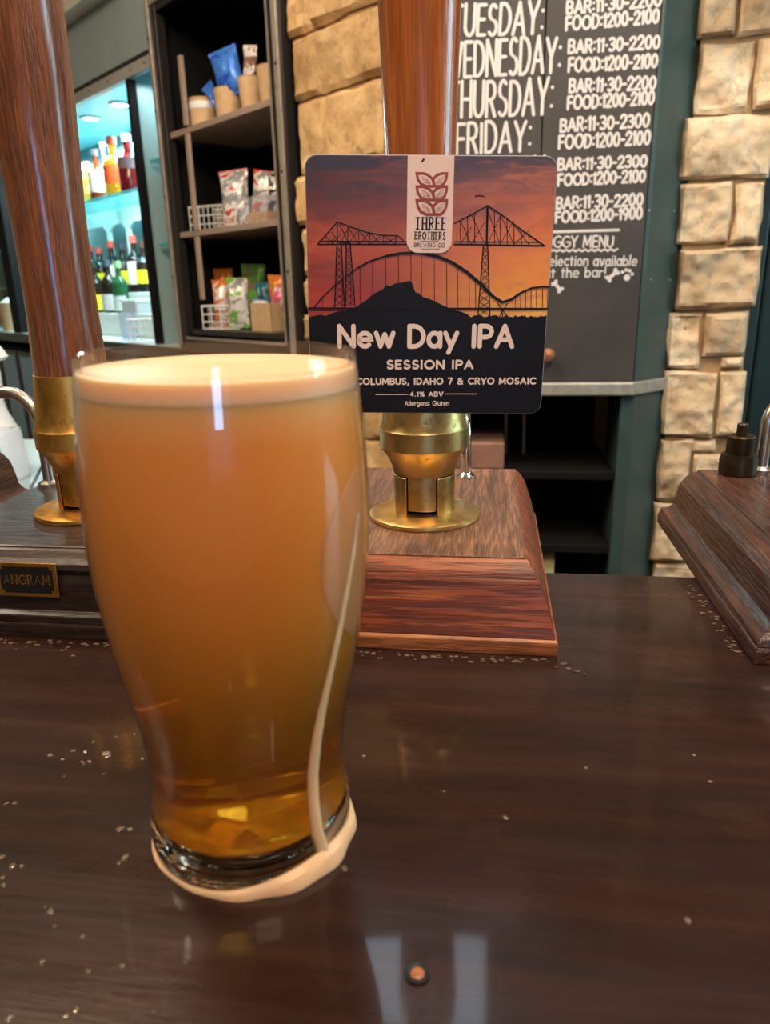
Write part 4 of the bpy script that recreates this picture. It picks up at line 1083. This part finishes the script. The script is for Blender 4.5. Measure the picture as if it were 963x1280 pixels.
SH1, SH2, SH3 = 1.735, 1.440, 1.132
def wl(s, y, z):
    if isinstance(s, tuple): return wall_loc(on_wall(s[0], s[1], y).x, y, z)
    return wall_loc(-s, y, z)
def kraft_pot(s, y, z, rt, rb, h, label, fill=None):
    t = thing('kraft_pot', label, 'pot', wl(s, y, z), WALL_RZ, 'kraft pots on the top snack shelf')
    MB().lathe([(0, 0), (rb, 0), (rb+0.001, 0.002), (rt, h-0.003), (rt+0.0015, h-0.001), (rt+0.0005, h), (rt-0.002, h-0.001), (rb-0.002, 0.004), (0, 0.004)], n=36).build('body', M['kraft'], t, smooth=True)
    if fill: MB().lathe([(0, h*0.8), (rt-0.004, h*0.8), (rt-0.004, h*0.84), (0, h*0.9)], n=24).build('filling', fill, t, smooth=True)
    return t
t = kraft_pot((254, 140), 0.06, SH1, 0.043, 0.041, 0.082, 'squat kraft pot with white band, leftmost on the top snack shelf')
MB().lathe([(0.0430, 0.050), (0.0445, 0.052), (0.0455, 0.070), (0.0440, 0.070), (0.0425, 0.06)], n=36, closed=True).build('white_band', M['white'], t, smooth=True)
kraft_pot((286, 125), 0.065, SH1, 0.042, 0.037, 0.084, 'kraft pot stuffed with bright blue packets on the top snack shelf')
kraft_pot((314, 115), 0.065, SH1, 0.036, 0.028, 0.090, 'narrow kraft pot holding a white packet on the top snack shelf')
kraft_pot((341, 105), 0.070, SH1+0.0, 0.042, 0.036, 0.098, 'tallest kraft pot, right of the narrow one on the top snack shelf', plain('orange_snacks', srgb(214, 130, 40), 0.5, 0, 0.3, 120))

def packet(name, label, cat, s, y, z, W_, H_, cols, rz=0.0, tilt=0.0, lean=0.0, seed=0, group=None):
    """pillow-shaped foil bag with crimped seals"""
    t = thing(name, label, cat, wl(s, y, z), 0, group)
    t.rotation_euler = (lean, tilt, WALL_RZ+0.5+rz)
    m, nt, b = new_mat('foil_'+str(seed)); setp(b, rough=0.28, metal=0.15)
    f = noise_n(nt, coords(nt, (1, 1, 1.2)), 22, 2, 0.5, 0.8)
    stops = [(i/max(1, len(cols)-1)*0.44+0.28, c) for i, c in enumerate(cols)]
    nt.links.new(ramp(nt, f, stops, 'CONSTANT' if len(cols) > 2 else 'LINEAR'), b.inputs['Base Color'])
    nu, nv = 12, 16; vs = []; fs = []
    for side in (-1, 1):
        for j in range(nv+1):
            for i in range(nu+1):
                u = i/nu*2-1; v = j/nv
                e = max(0.0, (1-u*u))**0.6*math.sin(PI*min(max((v-0.06)/0.88, 0), 1))**0.5
                p = Vector((u*W_/2*(1-0.10*math.sin(PI*v)), 0, v*H_))
                d_ = side*(0.0012+W_*0.24*e)+0.006*noise.noise(Vector((u*3+seed, v*4, side)))*e
                p.y = d_; p.x += 0.003*noise.noise(Vector((seed, v*6, 1)))
                vs.append(p)
    n1 = (nu+1)*(nv+1)
    for k in range(2):
        for j in range(nv):
            for i in range(nu):
                a = k*n1+j*(nu+1)+i; q = (a, a+1, a+nu+2, a+nu+1); fs.append(q if k == 0 else q[::-1])
    for j in range(nv):
        a = j*(nu+1); fs.append((a, a+nu+1, n1+a+nu+1, n1+a)); a += nu; fs.append((a+nu+1, a, n1+a, n1+a+nu+1))
    MB().add(vs, fs).build('bag', m, t, smooth=True)
    sm_ = plain('seal_'+str(seed), cols[0], 0.35, 0.2)
    for sgn, zz_ in ((1, H_-0.009), (-1, 0.0005)):
        zig = [(W_/2*(u/10-1), 0.0006*(1 if u % 2 else -1)) for u in range(21)]
        top = MB().add([(x, y_-0.0016, zz_) for x, y_ in zig]+[(x, y_+0.0016, zz_) for x, y_ in zig]+[(x, y_-0.0016, zz_+0.009) for x, y_ in zig]+[(x, y_+0.0016, zz_+0.009) for x, y_ in zig],
                [q for i in range(20) for q in ((i, i+1, 42+i+1, 42+i), (21+i+1, 21+i, 63+i, 63+i+1), (42+i, 42+i+1, 63+i+1, 63+i), (i+1, i, 21+i, 21+i+1))])
        top.build('crimped_seal', sm_, t)
    return t
BL, BL2, WH, RD, OR, GN, BK, GY_, PK, TE = srgb(66, 126, 220), srgb(38, 84, 190), srgb(232, 228, 226), srgb(206, 70, 58), srgb(228, 120, 46), srgb(120, 190, 76), srgb(40, 34, 34), srgb(150, 150, 152), srgb(226, 110, 140), srgb(40, 110, 130)
G1 = 'snack packets in the black cabinet'
packet('snack_packet', 'large bright blue snack packet tilted up out of a kraft pot', 'snack packet', (291, 100), 0.060, SH1+0.060, 0.092, 0.125, [BL2, BL, BL, WH], 0, -0.22, 0, 1, G1)
packet('snack_packet', 'small blue packet corner poking out left of the large blue one', 'snack packet', (274, 105), 0.070, SH1+0.050, 0.040, 0.075, [BL, BL2, BL], 0, -0.62, 0, 2, G1)
packet('snack_packet', 'white and grey packet standing in the narrow kraft pot', 'snack packet', (310, 90), 0.070, SH1+0.055, 0.042, 0.120, [WH, srgb(150, 110, 90), WH], 0, 0.12, 0, 3, G1)
packet('snack_packet', 'red and white foil snack packet leaning on the white basket, middle shelf', 'snack packet', (296, 275), 0.055, SH2, 0.098, 0.165, [RD, WH, GY_, WH, RD], 0, -0.06, -0.12, 4, G1)
packet('snack_packet', 'red-topped white snack packet right of the red and white one, middle shelf', 'snack packet', (324, 265), 0.100, SH2+0.012, 0.066, 0.145, [srgb(236, 70, 30), WH, GY_, srgb(120, 92, 80)], 0, 0.18, 0, 5, G1)
packet('snack_packet', 'black and white snack packet at the right end of the middle shelf', 'snack packet', (343, 260), 0.120, SH2+0.012, 0.052, 0.130, [BK, WH, BK, GY_], 0, 0.1, 0, 6, G1)
packet('snack_packet', 'orange and white snack packet at the left of the bottom shelf basket', 'snack packet', (277, 400), 0.060, SH3+0.006, 0.060, 0.150, [OR, WH, OR, PK], 0, 0.05, 0, 7, G1)
packet('snack_packet', 'plain orange packet behind the orange and white one, bottom shelf', 'snack packet', (284, 395), 0.150, SH3, 0.075, 0.195, [srgb(224, 130, 40), OR, srgb(200, 110, 40)], 0, 0.0, 0, 8, G1)
packet('snack_packet', 'green and silver snack packet in the bottom shelf basket', 'snack packet', (299, 400), 0.065, SH3+0.006, 0.078, 0.155, [GN, WH, GY_, srgb(90, 150, 70)], 0, 0.02, 0, 9, G1)
packet('snack_packet', 'tall green-topped snack packet behind the basket, bottom shelf', 'snack packet', (318, 395), 0.170, SH3, 0.090, 0.205, [GN, srgb(150, 130, 100), srgb(110, 170, 70)], 0, 0.05, 0, 10, G1)
packet('snack_packet', 'white and pale blue packet with bright blue foot, bottom shelf', 'snack packet', (324, 408), 0.040, SH3, 0.052, 0.095, [srgb(40, 130, 210), WH, srgb(170, 205, 230), WH], 0, 0.12, 0, 11, G1)

def basket(label, s, y, z, w_, d_, h_, cols=7):
    t = thing('wire_basket', label, 'basket', wl(s, y, z), WALL_RZ+0.45, 'white wire baskets')
    r = 0.0028
    q = MB()
    for zz_ in (h_,): q.tube([(-w_/2, -d_/2, zz_), (w_/2, -d_/2, zz_), (w_/2, d_/2, zz_), (-w_/2, d_/2, zz_), (-w_/2, -d_/2, zz_)], r*1.3, 8)
    q.build('rim', M['white'], t, smooth=True)
    q = MB()
    for i in range(cols+1):
        x = -w_/2+w_*i/cols
        q.tube([(x, -d_/2, h_), (x, -d_/2, r), (x, d_/2, r), (x, d_/2, h_)], r*0.8, 6)
    for i in range(4):
        y_ = -d_/2+d_*i/3
        q.tube([(-w_/2, y_, h_), (-w_/2, y_, r), (w_/2, y_, r), (w_/2, y_, h_)], r*0.8, 6)
    for zz_ in (h_*0.33, h_*0.66):
        q.tube([(-w_/2, -d_/2, zz_), (w_/2, -d_/2, zz_), (w_/2, d_/2, zz_), (-w_/2, d_/2, zz_), (-w_/2, -d_/2, zz_)], r*0.8, 6)
    q.build('wires', M['white'], t, smooth=True)
    return t
basket('white wire basket behind the red and white packet, middle snack shelf', (272, 275), 0.130, SH2, 0.15, 0.10, 0.080, 8)
basket('white wire basket holding green and orange packets, bottom snack shelf', (288, 400), 0.085, SH3, 0.14, 0.11, 0.075, 4)
basket('silver-white wire basket on the lit counter below the post', (193, 415), 0.085, ZC, 0.16, 0.11, 0.085, 6)
t = thing('clear_tub', 'clear plastic tub of tan snacks at the right of the middle shelf', 'tub', wl((333, 270), 0.075, SH2), WALL_RZ)
MB().box(-0.055, 0.055, -0.04, 0.04, 0, 0.075).build('tub', M['clear_tub'], t, bevel=0.004)
MB().box(-0.050, 0.050, -0.035, 0.035, 0.002, 0.032).build('snacks', plain('tan_snacks', srgb(206, 156, 96), 0.7, 0, 0.3, 90), t, bevel=0.004)
t = thing('kraft_box', 'kraft card box of colourful packets at the right of the bottom shelf', 'box', wl((344, 400), 0.075, SH3), WALL_RZ)
q = MB(); q.box(-0.055, 0.055, -0.05, -0.047, 0, 0.085); q.box(-0.055, 0.055, 0.047, 0.05, 0, 0.085); q.box(-0.055, -0.052, -0.05, 0.05, 0, 0.085); q.box(0.052, 0.055, -0.05, 0.05, 0, 0.085); q.box(-0.055, 0.055, -0.05, 0.05, 0, 0.003)
q.build('box_walls', M['kraft'], t)
packet('snack_packet', 'pink snack packet lying in the kraft box, bottom shelf', 'snack packet', (345, 380), 0.060, SH3+0.055, 0.055, 0.075, [PK, WH, PK], 0, 0.35, 0, 12, G1)
packet('snack_packet', 'teal snack packet in the kraft box beside the pink one', 'snack packet', (335, 380), 0.085, SH3+0.03, 0.05, 0.115, [TE, srgb(30, 80, 100), TE], 0, -0.15, 0, 13, G1)
packet('snack_packet', 'orange packet at the back of the kraft box, bottom shelf', 'snack packet', (346, 380), 0.105, SH3+0.03, 0.06, 0.135, [srgb(226, 140, 40), OR, srgb(226, 140, 40)], 0, 0.05, 0, 14, G1)

# bottles
def liquor(name, col, rough=0.06, trans=0.75):
    m, nt, b = new_mat(name); setp(b, color=col, rough=rough, trans=trans, ior=1.4); return m
LQ = {'amber': liquor('amber_spirit', srgb(232, 150, 40)), 'gold': liquor('gold_spirit', srgb(240, 196, 84)), 'red': liquor('red_spirit', srgb(140, 30, 36), 0.06, 0.4), 'brown': liquor('brown_spirit', srgb(120, 52, 26), 0.06, 0.5),
      'wine': liquor('wine_bottle_glass', srgb(36, 30, 26), 0.06, 0.15), 'green': liquor('green_bottle_glass', srgb(52, 110, 70), 0.06, 0.5), 'clear': liquor('clear_bottle_glass', srgb(226, 236, 238), 0.04, 0.9), 'grey': liquor('smoky_bottle_glass', srgb(60, 82, 88), 0.08, 0.3)}
def bottle(label, s, y, z, h, r, glass_m, cap, lab, neck=0.30, group='bottles in the lit display', lab_z=(0.18, 0.45), caplen=0.12):
    t = thing('bottle', label, 'bottle', wl(s, y, z), WALL_RZ+0.5, group)
    nr = r*0.34; sh = h*(1-neck)
    MB().lathe([(0, 0), (r*0.92, 0), (r, 0.004), (r, sh*0.80), (r*0.94, sh*0.86), (r*0.70, sh*0.95), (nr*1.25, sh*1.02), (nr, sh*1.08), (nr, h*0.97), (nr*1.15, h*0.975), (nr*1.15, h), (0, h)], n=28).build('glass_body', LQ[glass_m], t, smooth=True)
    MB().lathe([(nr*1.05, h*(1-caplen)), (nr*1.3, h*(1-caplen)), (nr*1.3, h+0.003), (0, h+0.004), (0, h+0.001), (nr*1.2, h+0.001)], n=24).build('cap', plain('cap_'+label[:12], cap, 0.35), t, smooth=True)
    z0, z1 = h*lab_z[0], h*lab_z[1]; n = 20; vs = []; fs = []
    for k, (rr_, zz_) in enumerate(((r*1.004, z0), (r*1.02, z0), (r*1.02, z1), (r*1.004, z1))):
        for i in range(n+1):
            a = -PI/2-1.25+2.5*i/n; vs.append((rr_*math.cos(a), rr_*math.sin(a), zz_))
    for k in range(3):
        for i in range(n): a = k*(n+1)+i; fs.append((a, a+1, a+n+2, a+n+1))
    MB().add(vs, fs).build('paper_label', plain('label_'+label[:12], lab, 0.5), t, smooth=True)
    return t
ZU, ZW, ZS = 1.652, 1.168, 1.255
YW = srgb(240, 224, 40); CR = srgb(240, 236, 226)
bottle('slim pink-white bottle beside the dark handle, upper display shelf', (100, 240), 0.22, ZU, 0.21, 0.026, 'clear', srgb(230, 190, 200), srgb(240, 226, 228))
bottle('golden spirit bottle with clear neck, second on the upper display shelf', (112, 240), 0.22, ZU, 0.165, 0.032, 'gold', srgb(210, 228, 236), srgb(226, 190, 110), 0.36)
bottle('brown bottle with white label and dark neck, upper display shelf', (124, 235), 0.22, ZU, 0.20, 0.040, 'brown', srgb(40, 44, 50), CR, 0.4, lab_z=(0.15, 0.56))
bottle('tall thin silver-necked bottle behind the brown one, upper display shelf', (134, 230), 0.36, ZU, 0.275, 0.024, 'clear', srgb(80, 72, 74), srgb(200, 210, 214), 0.5)
bottle('amber bottle with orange-red label and cap, upper display shelf', (146, 235), 0.22, ZU, 0.225, 0.046, 'amber', srgb(226, 92, 64), srgb(232, 96, 44), 0.34, lab_z=(0.2, 0.5))
bottle('dark red bottle with clear neck beside the post, upper display shelf', (164, 230), 0.22, ZU, 0.215, 0.044, 'red', srgb(220, 226, 230), srgb(150, 120, 128), 0.36, lab_z=(0.4, 0.6))
RC = srgb(226, 84, 76)
bottle('wine bottle with lime green cap half hidden by the dark handle', (105, 350), 0.36, ZS, 0.215, 0.036, 'green', srgb(214, 226, 120), CR)
bottle('red-capped wine bottle, leftmost of the red caps in the display', (117, 350), 0.36, ZS, 0.235, 0.037, 'wine', RC, srgb(120, 40, 50))
bottle('red-capped wine bottle with yellow label, second red cap from the left', (128, 350), 0.37, ZS, 0.22, 0.037, 'wine', RC, YW)
bottle('red-capped wine bottle with white label, third red cap from the left', (143, 345), 0.35, ZS, 0.24, 0.037, 'wine', RC, CR, lab_z=(0.15, 0.55))
bottle('dark-capped bottle with yellow label in the back row of wine', (156, 345), 0.36, ZS, 0.225, 0.039, 'wine', srgb(60, 60, 70), YW)
bottle('red-capped wine bottle with white label nearest the post', (171, 345), 0.35, ZS, 0.25, 0.037, 'wine', RC, CR, lab_z=(0.15, 0.55))
bottle('dark bottle with yellow label against the post, back row of wine', (182, 345), 0.36, ZS, 0.22, 0.039, 'wine', srgb(70, 50, 40), YW)
bottle('front row wine bottle with large yellow label on the white riser', (122, 375), 0.215, ZW, 0.23, 0.037, 'wine', srgb(40, 60, 50), srgb(244, 214, 60), lab_z=(0.05, 0.36))
bottle('front row wine bottle with white and black label on the white riser', (139, 375), 0.215, ZW, 0.23, 0.036, 'wine', srgb(60, 76, 90), srgb(226, 228, 236), lab_z=(0.05, 0.36))
bottle('front row green wine bottle with pale label on the white riser', (152, 375), 0.215, ZW, 0.22, 0.035, 'green', srgb(150, 200, 140), srgb(226, 240, 236), lab_z=(0.05, 0.34))
bottle('smoky dark bottle on the upper teal shelf of the side bay', (188, 180), 0.10, 1.69, 0.20, 0.034, 'grey', srgb(56, 66, 70), srgb(70, 84, 90), 0.42)
bottle('narrow bottle with tan label at the right of the side bay', (197, 185), 0.10, 1.69, 0.165, 0.024, 'grey', srgb(80, 70, 64), srgb(206, 176, 150), 0.3)
bottle('teal-tinted bottle on the lower shelf of the side bay', (201, 270), 0.10, 1.42, 0.19, 0.034, 'grey', srgb(90, 140, 146), srgb(110, 160, 166), 0.4)
bottle('pale teal bottle standing on the counter in the side bay', (205, 380), 0.10, ZC, 0.24, 0.034, 'grey', srgb(90, 140, 146), srgb(130, 190, 196), 0.4)
bottle('green bottle on the glass shelf far left behind the dark handle', (18, 265), 0.26, 1.512, 0.20, 0.045, 'green', srgb(60, 150, 90), srgb(60, 140, 90), 0.35)
bottle('white bottle on the lower glass shelf far left', (30, 325), 0.26, 1.302, 0.13, 0.035, 'clear', M and srgb(240, 244, 244), srgb(230, 240, 240), 0.35)
t = thing('storage_tub', 'pale grey-white storage tub on the counter beside the wine', 'tub', wl((172, 385), 0.21, ZC), WALL_RZ)
MB().box(-0.075, 0.075, -0.04, 0.05, 0, 0.145).build('tub', plain('pale_grey_plastic', srgb(206, 210, 218), 0.4), t, bevel=0.006)
MB().box(-0.080, 0.080, -0.045, 0.055, 0.145, 0.158).build('lid', M['white'], t, bevel=0.004)
t = thing('glass_tumbler', 'clear tumbler on the lit counter between white riser and basket', 'glass', wl((161, 410), 0.075, ZC), WALL_RZ)
MB().lathe([(0, 0), (0.030, 0), (0.036, 0.11), (0.034, 0.11), (0.028, 0.006), (0, 0.006)], n=32).build('tumbler', M['clear_tub'], t, smooth=True)
t = thing('plant_pot', 'tan tapered pot with white leaves-like wrapping on the far left counter', 'pot', wl((18, 400), 0.085, ZC), WALL_RZ+0.5)
t['label'] = 'tan tapered pot with pale crumpled top on the far left counter'
MB().lathe([(0, 0), (0.062, 0), (0.080, 0.145), (0.082, 0.150), (0.076, 0.150), (0.07, 0.13), (0, 0.13)], n=36).build('pot', M['kraft'], t, smooth=True)
q = MB(); rr2 = random.Random(9); vs = []; fs = []
for j in range(6):
    for i in range(24):
        a = 2*PI*i/24; r = 0.074*(1-j/5.0)+0.003; vs.append((r*math.cos(a), r*math.sin(a), 0.136+0.035*math.sin(j/5*PI/2)+0.012*noise.noise(Vector((i*0.9, j*1.7, 3)))))
for j in range(5):
    for i in range(24): i2 = (i+1) % 24; fs.append((j*24+i, j*24+i2, (j+1)*24+i2, (j+1)*24+i))
fs.append(tuple(5*24+i for i in range(24)))
q.add(vs, fs).build('crumpled_top', plain('pale_wrapping', srgb(216, 222, 214), 0.5, 0, 0.3, 60), t, smooth=True)

# work station behind the bar at the far left
st = thing('work_station', 'pale steel work station behind the bar at the far left', 'work station', (-0.95, 1.05, 0))
MB().box(-0.55, 0.42, -0.28, 0.28, 0.955, 0.98).build('worktop', plain('pale_teal_steel', srgb(176, 200, 206), 0.3, 0.2), st, bevel=0.004)
q = MB()
for x in (-0.52, 0.39):
    for y in (-0.25, 0.25): q.box(x-0.015, x+0.015, y-0.015, y+0.015, 0, 0.955)
q.build('legs', M['frame_dark'], st)
MB().tube([(0.34, -0.2, 0.983), (0.12, 0.24, 0.983)], 0.010, 8).build('edge_rail', M['frame_dark'], st, smooth=True)
t = thing('dispenser_bottle', 'white dispenser bottle with flared cap at the left edge', 'dispenser', (-0.778, 1.02, 0.98))
MB().lathe([(0, 0), (0.052, 0), (0.055, 0.006), (0.050, 0.07), (0.036, 0.105), (0.033, 0.12), (0.036, 0.16), (0.034, 0.185), (0, 0.185)], n=36).build('bottle_body', M['white'], t, smooth=True)
MB().lathe([(0, 0.183), (0.046, 0.183), (0.050, 0.188), (0.040, 0.205), (0.022, 0.222), (0, 0.228)], n=36).build('flared_cap', M['white'], t, smooth=True)
t = thing('clear_caddy', 'clear plastic caddy with a blue label behind the left spout', 'caddy', (-0.700, 0.93, 0.98), 0.2)
MB().box(-0.03, 0.03, -0.03, 0.03, 0, 0.095).build('box', M['clear_tub'], t, bevel=0.003)
MB().box(-0.022, 0.022, -0.0325, -0.0305, 0.03, 0.075).build('blue_label', plain('blue_label_print', srgb(80, 130, 210), 0.4), t)
t = thing('white_tray', 'white sloping plastic board leaning at the far left', 'tray', (-0.735, 0.86, 0.98), 0.0)
MB(Matrix.Rotation(math.radians(-24), 4, 'Y')).box(-0.05, 0.0, -0.05, 0.02, 0.0, 0.10).build('board', M['white'], t, bevel=0.003)
